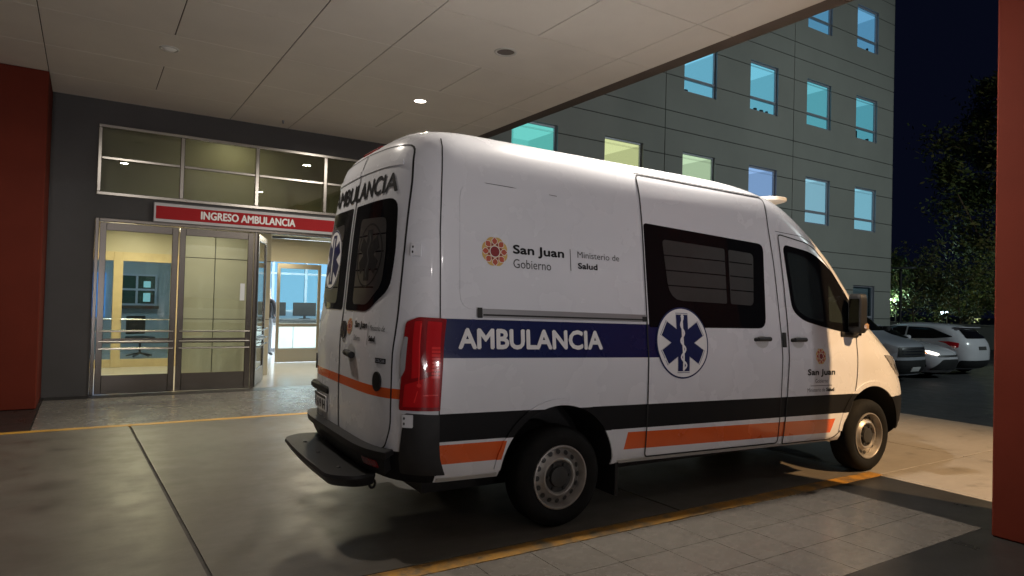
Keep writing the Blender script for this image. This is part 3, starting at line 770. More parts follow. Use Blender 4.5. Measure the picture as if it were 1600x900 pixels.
def van_paint():
    m, nt, b = newmat('ambulance_paint')
    tc = nt.nodes.new('ShaderNodeTexCoord'); sx = nt.nodes.new('ShaderNodeSeparateXYZ'); nt.links.new(tc.outputs['Object'], sx.inputs[0])
    x = E_(nt, sx.outputs[0]); y = E_(nt, sx.outputs[1]); z = E_(nt, sx.outputs[2]) + E_(nt, sx.outputs[0]) * 0.017
    ay = y.abs()
    sidem = (x > -0.962) & (ay > 0.80)
    blue = sidem & z.between(1.188, 1.436) & (x < 1.0)
    black = sidem & z.between(0.662, 0.838) & (x < 3.8)
    oz = z + x * 0.0085
    or1 = sidem & z.between(0.520, 0.643) & ((x - (z - 0.52) * 0.28) < -0.50)
    or2 = sidem & oz.between(0.512, 0.640) & ((x + (z - 0.5) * -0.25) > 0.545) & ((x - (z - 0.5) * 0.50) < 3.02)
    rearo = (x < -0.98) & z.between(0.925, 0.988)
    orange = or1 | or2 | rearo
    nose = (x > 3.80) & (z < 0.79)
    skirt = (x < -0.962) & (z < 0.60)
    blk = black | nose | skirt
    def mix(fac, a, c):
        n = nt.nodes.new('ShaderNodeMix'); n.data_type = 'RGBA'; nt.links.new(fac.s, n.inputs[0])
        if isinstance(a, tuple): n.inputs[6].default_value = (*a, 1)
        else: nt.links.new(a, n.inputs[6])
        n.inputs[7].default_value = (*c, 1); return n.outputs[2]
    # faint grime: lower body dust with its own blotchy shape
    nz = nt.nodes.new('ShaderNodeTexNoise'); nz.inputs['Scale'].default_value = 3.0; nz.inputs['Detail'].default_value = 8; nt.links.new(tc.outputs['Object'], nz.inputs['Vector'])
    g = nt.nodes.new('ShaderNodeMapRange'); g.inputs[1].default_value = 0.2; g.inputs[2].default_value = 0.8; g.inputs[3].default_value = 0; g.inputs[4].default_value = 0.035
    nt.links.new(nz.outputs[0], g.inputs[0])
    c0 = mix(E_(nt, g.outputs[0]), (0.66, 0.67, 0.71), (0.42, 0.39, 0.36))
    c1 = mix(blue, c0, (0.004, 0.010, 0.070)); c2 = mix(blk, c1, (0.010, 0.010, 0.011)); c3 = mix(orange, c2, (0.66, 0.105, 0.020))
    nt.links.new(c3, b.inputs['Base Color'])
    rg = E_(nt, g.outputs[0]) * 0.2 + blk * 0.25 + 0.27
    nt.links.new(((blk * -0.42) + 0.42).s, b.inputs['Coat Weight']); nt.links.new(((blk * -0.38) + 0.5).s, b.inputs['Specular IOR Level'])
    nt.links.new(rg.s, b.inputs['Roughness']); b.inputs['Coat Roughness'].default_value = 0.05
    return m
M['vanpaint'] = van_paint()
M['whitepaint'] = mat('plain_white_paint', (0.62, 0.63, 0.65), 0.3, coat=0.5, var=0.05, scale=2)

VAN = Shell(
    [(.40, .945), (.45, .975), (.6, .99), (.85, 1.0), (1.15, 1.0), (1.3, .985), (1.5, .965), (1.8, .93), (2.1, .895), (2.3, .872), (2.45, .854), (2.55, .83), (2.62, .79), (2.675, .735), (2.715, .64), (2.742, .48), (2.758, .28), (2.765, .05)],
    [(.4, -1.22), (.6, -1.29), (.9, -1.30), (1.2, -1.30), (1.5, -1.275), (2.0, -1.235), (2.3, -1.2), (2.5, -1.165), (2.61, -1.12), (2.67, -1.06), (2.715, -.95), (2.742, -.8), (2.758, -.5), (2.765, -.3)],
    [(.4, 4.58), (.5, 4.70), (.75, 4.72), (.95, 4.68), (1.04, 4.66), (1.12, 4.63), (1.18, 4.58), (1.26, 4.48), (1.35, 4.34), (1.43, 4.18), (1.5, 4.05), (1.8, 3.76), (2.1, 3.47), (2.3, 3.22), (2.45, 3.01), (2.57, 2.82), (2.64, 2.64), (2.69, 2.42), (2.725, 2.15), (2.745, 1.75), (2.76, 1.2), (2.765, .5)],
    [(.4, .8), (.9, .85), (1.1, 1.0), (1.3, .95), (1.45, .75), (1.8, .62), (2.3, .6), (2.6, .7), (2.765, .8)], .34, 5.6, 3.2, 0.017)
VZ = [.40, .42, .45, .52, .6, .7, .8, .9, 1.0, 1.08, 1.14, 1.18, 1.22, 1.27, 1.32, 1.37, 1.42, 1.47, 1.53, 1.6, 1.7, 1.8, 1.9, 2.0, 2.1, 2.2, 2.3, 2.38, 2.45, 2.5, 2.54, 2.58, 2.61, 2.64, 2.665, 2.685, 2.70, 2.715, 2.728, 2.74, 2.748, 2.755, 2.76, 2.764]

def wheel(parent, x, y, sd, r=0.35, w=0.225, rim=0.218, holes=16, car=False):
    """steel wheel whose outer face points to sd"""
    t = MB(); o = sd
    prof = [(rim + .004, -w / 2 + .012), (r - .06, -w / 2), (r - .012, -w / 2 + .022), (r, -w / 2 + .055), (r, w / 2 - .055), (r - .012, w / 2 - .022), (r - .045, w / 2 - .001), (r - .075, w / 2 + .004), (rim + .02, w / 2 - .006), (rim + .004, w / 2 - .018)]
    t.lathe([(a, b * o) for a, b in prof], axis='y', n=64)
    ty = t.build('wheel', M['rubber'], parent, angle=50)
    ty.location = (x, y, r)
    h = w / 2
    k = MB()
    rp = [(rim + .006, h - .016), (rim + .004, h - .006), (rim - .006, h - .004), (rim - .014, h - .014), (rim - .020, h - .05), (rim - .026, h - .062), (.155, h - .050), (.137, h - .026), (.128, h - .020), (.118, h - .022), (.108, h - .040)]
    k.lathe([(a, b * o) for a, b in rp], axis='y', n=64); k.build('rim', M['rimgrey'], ty, angle=40)
    d = MB(); d.lathe([(.109, (h - .042) * o), (.075, (h - .046) * o), (.070, (h - .020) * o), (.040, (h - .014) * o), (.0005, (h - .014) * o)], axis='y', n=40)
    for q in range(6):
        a = q * math.pi / 3; d.tube((.09 * math.cos(a), (h - .048) * o, .09 * math.sin(a)), (.09 * math.cos(a), (h - .026) * o, .09 * math.sin(a)), .012, n=6)
    d.build('hub', M['rimdark'], ty, angle=40)
    hm = MB()
    for q in range(holes):
        a = q * 2 * math.pi / holes; ca, sa = math.cos(a), math.sin(a); c = Vector((.172 * ca, (h - .0535) * o, .172 * sa)); e1 = Vector((ca, -.18 * o * 0, sa)); e2 = Vector((-sa, 0, ca))
        pts = []
        for j in range(10):
            tt = 2 * math.pi * j / 10; pts.append(c + e1 * (.0165 * math.cos(tt)) + e2 * (.0195 * math.sin(tt)) + Vector((0, (.0055 - .35 * .0165 * math.cos(tt)) * o, 0)))
        hm.poly(pts)
    hm.build('vent_holes', M['rimdark'], ty)
    return ty

def flower(cx, cz, r):
    """eight-petalled round emblem as flat shapes: (outline, material index, lift)"""
    out = []
    sc = []
    for i in range(64):
        t = 2 * math.pi * i / 64; rr = r * (0.93 + 0.07 * abs(math.cos(4 * t + math.pi / 2))); sc.append((cx + rr * math.cos(t), cz + rr * math.sin(t)))
    out.append((sc, 0, 0.0))
    for k in range(8):
        t = math.pi / 2 + k * math.pi / 4
        def p(rad, dt): return (cx + rad * r * math.cos(t + dt), cz + rad * r * math.sin(t + dt))
        pet = [p(.46, 0), p(.62, .27), p(.78, .26), p(.95, 0), p(.78, -.26), p(.62, -.27)]
        out.append(([p(.42, 0), p(.62, .33), p(.80, .30), p(1.0, 0), p(.80, -.30), p(.62, -.33)], 1, 0.0004)); out.append((pet, 2, 0.0008))
        h = math.pi / 8
        out.append(([p(.40, h), p(.48, h + .22), p(.62, h), p(.48, h - .22)], 3, 0.0010))
    out.append((ellipse(cx, cz, .40 * r, .40 * r, 24), 1, 0.0012)); out.append((ellipse(cx, cz, .35 * r, .35 * r, 24), 3, 0.0016))
    return out
FLM = None

def build_van(loc, yaw, label, livery=True):
    V = empty('ambulance_van' if livery else 'parked_van', loc, yaw)
    paint = M['vanpaint'] if livery else M['whitepaint']
    vs, fs = VAN.mesh(VZ)
    body = mesh_obj('body', vs, fs, [paint, M['plastic']], V)
    cut_arches(body, [(-.03, .385, .475), (3.655, .365, .475)], 0.60)
    sR, sL, rr, ff = VAN.side(-1), VAN.side(1), VAN.rear(), VAN.front()
    def line(path, mp, name='door_seal', w=0.009, off=0.0062, par=V, closed=False):
        return conform(name, [(ribbon(path, w, closed), 0)], mp, M['seal'], off, 0.08, 0, par)
    TH = 0.006
    for sd, mp in ((-1, sR), (1, sL)):
        # sliding door (both sides carry a panel of that shape; only the right one has the rail)
        so = [(.755, .44), (2.275, .44), (2.305, 1.3), (2.275, 2.0), (2.225, 2.40), (2.215, 2.585), (.735, 2.60), (.760, 2.25), (.755, 1.3)]
        od = conform('sliding_door', [(roundpoly(so, [.03, .03, .1, .2, .1, .05, .05, .2, .2]), 0)], mp, paint, .004, .09, TH, V)
        line(roundpoly(so, [.03, .03, .1, .2, .1, .05, .05, .2, .2]), mp, par=od, closed=True, w=.011)
        gl = roundpoly([(.775, 1.415), (2.105, 1.430), (2.150, 2.165), (.772, 2.218)], [.02, .09, .07, .03])
        g1 = conform('window', [(gl, 0)], mp, M['vglass'], .0065, .08, .006, od)
        inn = roundpoly([(1.01, 1.615), (1.965, 1.605), (2.02, 2.085), (.945, 2.11)], [.17, .05, .05, .05])
        conform('clear_pane', [([q for q in roundpoly([(1.00, 1.63), (1.64, 1.625), (1.655, 2.085), (.955, 2.105)], [.14, .02, .02, .04])], 0), (roundpoly([(1.685, 1.625), (1.965, 1.62), (2.01, 2.07), (1.70, 2.082)], [.02, .05, .05, .02]), 0)], mp, M['vglass2'], .0082, .08, 0, g1)
        for q in range(1, 4):
            zq = 1.625 + q * .118
            conform('film_line', [(ribbon([(.985 - .008 * q, zq + .002), (1.648, zq)], .009), 0), (ribbon([(1.70, zq), (1.985, zq - .004)], .009), 0)], mp, M['vglass'], .0088, .1, 0, g1)
        # front door
        fo = [(2.345, .425), (3.10, .425), (3.30, .66), (3.395, .95), (3.40, 1.40), (3.345, 1.70), (3.10, 2.02), (2.82, 2.22), (2.36, 2.275), (2.385, 1.95), (2.400, 1.3), (2.375, .9)]
        fr_ = [.03, .12, .15, .2, .08, .3, .3, .12, .04, .2, .3, .2]
        fd = conform('front_door', [(roundpoly(fo, fr_), 0)], mp, paint, .004, .09, TH, V)
        line(roundpoly(fo, fr_), mp, par=fd, closed=True, w=.011)
        fg = roundpoly([(2.475, 1.60), (2.62, 1.51), (2.98, 1.445), (3.50, 1.385), (3.395, 1.68), (3.13, 1.985), (2.83, 2.145), (2.415, 2.19)], [.1, .12, .2, .03, .15, .2, .12, .07])
        fg1 = conform('window', [(fg, 0)], mp, M['vglass'], .0068, .07, .006, fd)
        conform('clear_pane', [(roundpoly([(2.52, 1.615), (2.66, 1.545), (2.92, 1.50), (2.90, 1.95), (2.74, 2.09), (2.46, 2.125)], [.08, .1, .02, .1, .08, .05]), 0), (roundpoly([(2.99, 1.51), (3.24, 1.50), (3.03, 1.86)], [.03, .05, .03]), 0)], mp, M['cabglass'], .0085, .07, 0, fg1)
        # handles
        for par, hx in ((od, 2.045), (fd, 2.525)):
            hz = 1.325
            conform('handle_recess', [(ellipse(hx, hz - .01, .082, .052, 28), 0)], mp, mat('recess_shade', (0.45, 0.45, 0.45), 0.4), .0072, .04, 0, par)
            hb = MB(); a = mp(hx - .085, hz + .01, .012); c = mp(hx + .085, hz + .012, .012)
            hb.tube(mp(hx - .085, hz + .008, .0), mp(hx - .075, hz + .01, .034), .016, .016, 8); hb.tube(mp(hx - .08, hz + .01, .034), mp(hx + .075, hz + .014, .034), .017, .019, 10); hb.tube(mp(hx + .08, hz + .012, 0), mp(hx + .075, hz + .014, .034), .016, .016, 8)
            hb.build('handle', M['plastic'], par, angle=50)
        # stamped side panel, seams, rocker
        line([(-.958, .45), (-.962, 1.3), (-.945, 2.0), (-.915, 2.5), (-.90, 2.62)], mp, 'body_seam', .008, .003)
        line([(2.215, 2.60), (2.20, 2.66)], mp, 'body_seam', .007, .003)
        line([(2.33, 2.300), (2.70, 2.285), (2.95, 2.21)], mp, 'body_seam', .005, .002)
        line([(.735, 2.615), (2.215, 2.60)], mp, 'body_seam', .006, .003)
        line([(3.70, 1.455), (3.80, 1.38), (3.98, 1.30), (4.22, 1.20)], mp, 'bonnet_seam', .006, .003)
        conform('side_panel', [(roundpoly([(-.82, 1.50), (.64, 1.50), (.66, 2.30), (-.80, 2.33)], .10), 0)], mp, paint, .0035, .1, .0045, V)
        rk = conform('sill_strip', [([(-.95, .408), (-.52, .408), (-.52, .432), (-.95, .432)], 0), ([(.47, .408), (3.05, .408), (3.05, .432), (.47, .432)], 0)], mp, mat('sill_grey', (0.45, 0.44, 0.42), 0.5), .006, .1, .008, V)
        # b-pillar latch cover
        conform('latch_cover', [(roundrect(2.318, 2.362, 1.27, 1.40, .008), 0)], mp, M['seal'], .010, .05, .008, V)
        for ax_, az_ in ((-.03, .385), (3.655, .427)):
            arc = [(ax_ + .500 * math.cos(R(a)), az_ + .500 * math.sin(R(a))) for a in range(4, 177, 6)]
            conform('arch_flare', [(ribbon(arc, .046), 0)], mp, paint, .012, .08, .014, V)
        # mirror
        def loc_(x, y, z): return Vector((x, sd * y, z - .017 * x))
        mr = MB()
        mr.v = []; base = loc_(3.40, .955, 1.42)
        arm = MB(); arm.tube(loc_(3.36, .95, 1.405), loc_(3.32, 1.05, 1.45), .045, .035, 10); arm.tube(loc_(3.16, .968, 1.398), loc_(3.42, .968, 1.392), .03, .03, 8)
        mo = arm.build('mirror', M['plastic'], V, angle=50)
        hs = bmesh.new(); bmesh.ops.create_cube(hs, size=1)
        bmesh.ops.bevel(hs, geom=hs.edges[:], offset=.22, segments=4, affect='EDGES', profile=.6)
        for v in hs.verts: v.co = Vector((v.co.x * .10, v.co.y * .145, v.co.z * .37))
        hs.transform(Matrix.Rotation(R(8 * sd), 4, 'Z')); hs.transform(Matrix.Translation(loc_(3.30, 1.055, 1.60)))
        bm_obj('mirror_housing', hs, M['plastic'], mo, angle=40)
        mg = MB(); mg.box(3.242, 3.246, sd * 1.005, sd * 1.105, 1.42, 1.68, .001); mg.build('mirror_glass', mat('mirror_silver', (0.25, 0.25, 0.25), 0.08, 1.0), mo)
        mi_ = MB(); mi_.box(3.29, 3.365, sd * 1.07, sd * 1.14, 1.385, 1.46, .02); mi_.build('indicator', mat('indicator_lens', (0.35, 0.22, 0.13), 0.2, coat=.5), mo)
        # tail lamp round the corner
        um = VAN.uz(sd)
        tl = conform('tail_lamp', [(roundpoly([(.545, .862), (1.0, .862), (1.005, 1.435), (.72, 1.438), (.585, 1.405)], [.02, .01, .01, .03, .03]), 0)], um, M['redlens2'], .016, .07, .02, V)
        conform('red_lens', [(roundpoly([(.585, .885), (.98, .885), (.985, 1.10), (.60, 1.02)], .015), 0), (roundpoly([(.67, 1.06), (.76, 1.07), (.76, 1.415), (.68, 1.41)], .01), 0), (roundpoly([(.82, 1.10), (.98, 1.11), (.985, 1.41), (.82, 1.415)], .01), 0)], um, M['redlens'], .0185, .06, 0, tl)
        conform('bright_reflector', [([(.885, 1.065 + .022 * k), (.985, 1.065 + .022 * k), (.985, 1.08 + .022 * k), (.885, 1.08 + .022 * k)], 0) for k in range(9)] + [([(.70, .915), (.715, .912), (.745, .985), (.735, .985)], 0), (ellipse(.755, 1.02, .025, .013, 12), 0), ([(.80, .955), (.97, .958), (.97, .964), (.80, .961)], 0), ([(.745, 1.03), (.757, 1.03), (.757, 1.40), (.745, 1.40)], 0)], um, M['redbright'], .0195, .06, 0, tl)
        conform('clear_lens', [(roundpoly([(.548, 1.05), (.60, 1.11), (.625, 1.31), (.585, 1.315), (.552, 1.20)], .01), 0)], um, M['clearlens'], .0195, .06, 0, tl)
        # headlamp
        hl = conform('headlamp', [(roundpoly([(2.215, 1.20), (2.25, 1.12), (2.32, 1.01), (2.42, .97), (2.60, .99), (2.60, 1.10), (2.42, 1.175)], .012), 0)], um, M['clearlens'], .012, .04, .016, V)
        for le in (ellipse(2.36, 1.07, .03, .035, 16), ellipse(2.50, 1.05, .04, .04, 16)): conform('lamp_inner', [(le, 0)], um, M['rimdark'], .014, .04, 0, hl)
        # rear corner of the bumper, hinges, reflector
        conform('bumper_corner', [(roundpoly([(.50, .465), (1.0, .455), (1.0, .835), (.60, .845), (.55, .60)], [.02, .01, .01, .03, .05]), 0)], um, M['plastic'], .012, .07, .016, V)
        for hz in (.80, 1.86):
            hg = conform('hinge', [(roundpoly([(.585, hz - .040), (.70, hz - .040), (.70, hz + .038), (.585, hz + .038)], .01), 0)], um, paint, .026, .04, .03, V)
            conform('hinge_pins', [(ellipse(.61, hz + .016, .009, .009, 10), 0), (ellipse(.61, hz - .016, .009, .009, 10), 0)], um, M['seal'], .0275, .04, 0, hg)
        for wx in (0.0, 3.665): wheel(V, wx, sd * .862, sd)
        # mud liner block inside the arch so that no daylight shows
    # rear doors
    for sd in (1, -1):
        do = [(sd * .008, .60), (sd * .80, .60), (sd * .855, .75), (sd * .855, 1.35), (sd * .815, 1.9), (sd * .775, 2.35), (sd * .73, 2.56), (sd * .008, 2.60)]
        dr = [.01, .05, .06, .1, .2, .1, .06, .01]
        od = conform('rear_door', [(roundpoly(do, dr), 0)], rr, paint, .006, .07, .008, V)
        if sd == -1: od['label'] = 'right rear door with handle, emblem and lettering'
        line(roundpoly(do, dr), rr, par=od, closed=True, w=.010, off=.0078)
        go = roundpoly([(sd * .045, 1.455), (sd * .52, 1.455), (sd * .76, 1.60), (sd * .765, 1.85), (sd * .715, 2.205), (sd * .045, 2.205)], [.03, .08, .08, .1, .08, .02])
        g1 = conform('rear_window', [(go, 0)], rr, M['vglass'], .010, .06, .006, od)
        conform('clear_pane', [(roundpoly([(sd * .20, 1.50), (sd * .50, 1.50), (sd * .68, 1.63), (sd * .685, 1.85), (sd * .64, 2.08), (sd * .20, 2.10)], [.05, .06, .06, .08, .05, .05]), 0)], rr, M['vglass2'], .0118, .06, 0, g1)
        for q in range(1, 5): conform('film_line', [(ribbon([(sd * .205, 1.50 + q * .118), (sd * (.55 + .03 * q if q < 3 else .66), 1.50 + q * .118)], .009), 0)], rr, M['vglass'], .0124, .06, 0, g1)
        # stamped ridge under the roof
        conform('pressed_ridge', [(roundpoly([(sd * .01, 2.440), (sd * .70, 2.425), (sd * .69, 2.460), (sd * .01, 2.478)], .008), 0)], rr, paint, .013, .06, .012, od)
        if livery:
            lk = conform('lock_cover', [(ellipse(sd * .735, 1.02, .042, .062, 20), 0)], rr, M['plastic'], .018, .03, .012, od)
        if sd == -1:
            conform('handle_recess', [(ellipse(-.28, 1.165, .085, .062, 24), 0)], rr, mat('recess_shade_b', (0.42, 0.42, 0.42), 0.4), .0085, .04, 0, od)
            hb = MB(); hb.tube(rr(-.22, 1.165, .03), rr(-.36, 1.155, .03), .022, .024, 10); hb.tube(rr(-.225, 1.165, 0), rr(-.225, 1.165, .035), .018, .018, 8)
            hb.build('handle', M['plastic'], od, angle=50)
            if livery:
                bd = conform('badge', [(ellipse(-.075, 1.315, .062, .062, 32), 0)], rr, M['rimdark'], .013, .05, .008, od)
                ring = [(ribbon(ellipse(-.075, 1.315, .056, .056, 32), .010, True), 0)]
                for k in range(3):
                    t = math.pi / 2 + k * 2 * math.pi / 3; n = (-math.sin(t), math.cos(t))
                    ring.append(([(-.075 + .054 * math.cos(t), 1.315 + .054 * math.sin(t)), (-.075 + .010 * n[0], 1.315 + .010 * n[1]), (-.075 - .010 * n[0], 1.315 - .010 * n[1])], 0, .0005))
                conform('badge_star', ring, rr, M['chrome'], .0175, .05, 0, bd)
                LM = [M['dgold'], M['dwhite'], M['dbrick'], M['dwine'], M['dblack'], M['dgrey']]
                fx = lambda s_: flipx(s_, 0)     # the rear is read from behind: +y is left
                pol = [([(-a, b) for a, b in p] if not isinstance(p, tuple) else p, i, d) for (p, i, d) in flower(.20, 1.345, .058)]
                pol += [*[(fx(a_), b_, c_ + .0006) for a_, b_, c_ in btxt('San Juan', .315, .555, 1.330, 1.390, 4, .030)], *[(fx(a_), b_, c_ + .0006) for a_, b_, c_ in btxt('Gobierno', .315, .45, 1.255, 1.293, 5)], *[(fx(a_), b_, c_ + .0006) for a_, b_, c_ in btxt('Ministerio de', .60, .775, 1.335, 1.372, 5)], *[(fx(a_), b_, c_ + .0006) for a_, b_, c_ in btxt('Salud', .60, .685, 1.265, 1.302, 4, .04)], ([(-.575, 1.24), (-.580, 1.24), (-.580, 1.39), (-.575, 1.39)], 5)]
                conform('lettering', pol, rr, LM, .0085, .05, 0, od)
                conform('dealer_tag', [([(-.705, 1.135), (-.81, 1.135), (-.81, 1.168), (-.705, 1.168)], 0), *[(fx(a_), b_, c_ + .0006) for a_, b_, c_ in btxt('COLCAR', .712, .803, 1.141, 1.162, 1, .01)]], rr, [M['dblack'], M['dsilver']], .0085, .03, 0, od)
        else:
            pb = conform('plate_recess', [(roundrect(.24, .80, .60, .80, .05), 0)], rr, paint, .0078, .05, 0, od)
            pt_ = conform('licence_plate', [(roundrect(.29, .725, .665, .785, .012), 0)], rr, M['dwhite'], .020, .05, .006, od)
            if livery: conform('plate_lettering', [*[(flipx(a_, 0), b_, c_) for a_, b_, c_ in btxt('AF 619 IH', -.70, -.315, .680, .752, 0, .012)], ([(.295, .762), (.72, .762), (.72, .782), (.295, .782)], 1)], rr, [M['dblack'], M['dgrey']], .0212, .05, 0, pt_)
            lb = MB(); lb.box(VAN.R(.82) - .02, VAN.R(.82) + .06, .25, .76, .80 + .02, .87 + .02, .02); lb.build('plate_lamp', M['plastic'], od, angle=40)
    if livery:
        conform('lettering', [*[(flipx(a_, 0), b_, c_) for a_, b_, c_ in btxt('AMBULANCIA', -.60, .70, 2.245, 2.378, 0, .022)]], rr, M['dblack'], .0105, .04, 0, V)
        # stars on the rear glass
        cx, cz, r = .43, 1.835, .235
        conform('star_of_life', [(ellipse(cx, cz, r, r), 0, 0), (ribbon(ellipse(cx, cz, r * .965, r * .965, 48), r * .05, True), 1, .0006), (star_of_life(cx, cz, r * .98), 1, .0009), ([(cx - .012, cz - .17), (cx + .012, cz - .17), (cx + .012, cz + .17), (cx - .012, cz + .17)], 0, .0014)], rr, [M['dwhite'], M['navy']], .0125, .04, 0, V)
        cx = -.43
        conform('smoked_star', [(ribbon(ellipse(cx, cz, r * .9, r * .9, 48), r * .06, True), 0, 0), (star_of_life(cx, cz, r * .88), 0, 0), (ribbon([(cx + .018 * math.sin(k * .55), cz - .15 + .3 * k / 24) for k in range(25)], .014), 1, .0008)], rr, [M['dblack'], M['dgrey']], .0128, .04, 0, V)
    # third brake lamp on the roof edge
    bl = MB(); bz = 2.655
    bl.box(VAN.R(bz) - .012, VAN.R(bz) + .08, -.13, .27, bz - .012, bz + .030, .012); bl.build('brake_lamp', M['redlens2'], V, angle=40)
    # rear bumper, step
    bp = conform('rear_bumper', [(roundpoly([(-.80, .46), (.80, .46), (.84, .60), (-.84, .60)], .03), 0)], rr, M['plastic'], .055, .07, .06, V)
    for sd in (1, -1): conform('rear_reflector', [(roundrect(*(sorted((sd * .60, sd * .77))), .505, .548, .008), 0)], rr, M['redlens2'], .058, .05, .004, bp)
    conform('bumper_ledge', [(roundpoly([(-.86, .575), (.86, .575), (.86, .61), (-.86, .61)], .01), 0)], rr, M['plastic'], .085, .05, .09, V)
    st = bmesh.new()
    o2 = roundpoly([(-1.25, -.70), (-1.25, .70), (-1.40, .74), (-1.545, .62), (-1.565, 0), (-1.545, -.62), (-1.40, -.74)], [.02, .02, .06, .08, .3, .08, .06], 5)
    z0, z1 = .375, .455
    top = [st.verts.new((a, b, z1)) for a, b in o2]; mid = [st.verts.new((a - .006 if a < -1.3 else a, b * 1.004, z1 - .02)) for a, b in o2]; bot = [st.verts.new((a + .035 if a < -1.3 else a, b * .95, z0)) for a, b in o2]
    st.faces.new(top); st.faces.new(bot[::-1])
    for A_, B_ in ((top, mid), (mid, bot)):
        for i in range(len(o2)): j = (i + 1) % len(o2); st.faces.new((A_[i], B_[i], B_[j], A_[j]))
    bmesh.ops.recalc_face_normals(st, faces=st.faces[:])
    so_ = bm_obj('rear_step', st, M['plastic'], V, angle=30)
    for (a, b) in ((-1.44, .38), (-1.43, -.48), (-1.44, 0)):
        MB().lathe([(.016, z1 - .001), (.014, z1 + .008), (.0005, z1 + .010)], (a, b, 0), n=10).build('bolt', M['rimdark'], so_, True)
    hk = MB()
    for k in range(10):
        t0, t1 = R(k * 36), R((k + 1) * 36); hk.tube((-1.24 + .02 * math.cos(t0), -.60, .36 + .03 * math.sin(t0)), (-1.24 + .02 * math.cos(t1), -.60, .36 + .03 * math.sin(t1)), .008, n=6)
    hk.build('tow_eye', M['plastic'], V)
    # underbody, axles
    ub = MB(); ub.box(-.85, 4.2, -.5, .5, .22, .41); ub.tube((0, -.8, .35), (0, .8, .35), .05); ub.tube((3.665, -.8, .35), (3.665, .8, .35), .05)
    ub.build('underbody', M['black'], V)
    fl = MB()
    fl.box(.49, .52, -.96, -.72, .16, .44); fl.build('mud_flap', M['plastic'], V)
    # windscreen, grille, front bumper opening
    conform('windscreen', [(roundpoly([(-.80, 1.50), (.80, 1.50), (.70, 2.22), (-.70, 2.22)], .08), 0)], ff, M['vglass'], .004, .06, .005, V)
    gr = conform('grille', [(roundpoly([(-.46, .86), (.46, .86), (.52, 1.06), (-.52, 1.06)], .04), 0)], ff, M['plastic'], .014, .05, .016, V)
    for k in range(3): conform('grille_bar', [([(-.46, .90 + .055 * k), (.46, .90 + .055 * k), (.46, .915 + .055 * k), (-.46, .915 + .055 * k)], 0)], ff, M['chrome'], .020, .06, .006, gr)
    conform('front_plate', [(roundrect(-.22, .22, .56, .67, .01), 0)], ff, M['dwhite'], .02, .05, .008, V)
    conform('air_intake', [(roundpoly([(-.62, .46), (.62, .46), (.66, .54), (-.66, .54)], .02), 0)], ff, M['black'], .010, .06, .012, V)
    # roof beacon bar
    bb = bmesh.new(); bmesh.ops.create_cube(bb, size=1); bmesh.ops.bevel(bb, geom=bb.edges[:], offset=.3, segments=5, affect='EDGES', profile=.5)
    for v in bb.verts: v.co = Vector((v.co.x * .30, v.co.y * .92, v.co.z * .075))
    bb.transform(Matrix.Translation((2.96, 0, 2.665)))
    bm_obj('beacon_bar', bb, mat('white_beacon_housing', (0.70, 0.69, 0.66), 0.35) if livery else mat('blue_beacon', (0.05, 0.12, 0.35), 0.2, coat=.5), V, angle=40)
    if livery:
        # sliding-door rail on the camera side
        rl = conform('door_rail', [([(-.685, 1.450), (.735, 1.454), (.735, 1.506), (-.685, 1.506)], 0)], sR, mat('rail_grey', (0.33, 0.33, 0.34), 0.35, 0.5), .016, .1, .018, V)
        conform('rail_slot', [([(-.66, 1.460), (.70, 1.463), (.70, 1.474), (-.66, 1.471)], 0), ([(-.70, 1.445), (-.665, 1.445), (-.665, 1.512), (-.70, 1.512)], 0), ([(.70, 1.455), (.742, 1.455), (.742, 1.492), (.70, 1.492)], 0)], sR, M['seal'], .0175, .1, 0, rl)
        conform('lettering', [*btxt('AMBULANCIA', -.838, .321, 1.243, 1.380, 0, .036)], sR, M['dwhite'], .006, .05, 0, V)
        for sc_ in ([(-.62, 2.352), (-.40, 2.348), (-.36, 2.344), (-.40, 2.343), (-.60, 2.348)], [(-.10, 2.335), (-.03, 2.332), (-.03, 2.327), (-.09, 2.330)]): conform('scrape', [(sc_, 0)], sR, M['dgrey'], .0015, .1, 0, V)
        LM = [M['dgold'], M['dwhite'], M['dbrick'], M['dwine'], M['dblack'], M['dgrey']]
        pol = flower(-.553, 1.890, .100)
        pol += [*btxt('San Juan', -.412, .011, 1.868, 1.950, 4, .030), *btxt('Gobierno', -.412, -.105, 1.790, 1.852, 5), *btxt('Ministerio de', .128, .513, 1.898, 1.944, 5), *btxt('Salud', .128, .305, 1.818, 1.863, 4, .04), ([(.062, 1.80), (.068, 1.80), (.068, 1.955), (.062, 1.955)], 5)]
        conform('lettering', pol, sR, LM, .0055, .05, 0, V)
        pol = flower(2.835, 1.192, .073)
        pol += [*btxt('San Juan', 2.645, 3.045, 1.005, 1.078, 4, .030), *btxt('Gobierno', 2.755, 2.94, .952, .988, 5), ([(2.69, .924), (3.0, .924), (3.0, .929), (2.69, .929)], 5), *btxt('Ministerio de', 2.645, 2.90, .872, .906, 5), *btxt('Salud', 2.915, 3.035, .872, .906, 4, .04)]
        conform('lettering', pol, sR, LM, .0058, .05, 0, V)
        cx, cz, r = 1.112, 1.300, .278
        snake = [(cx + .030 * math.sin(k * .50) * (1 - .55 * k / 40), cz - .205 + .40 * k / 40) for k in range(41)]
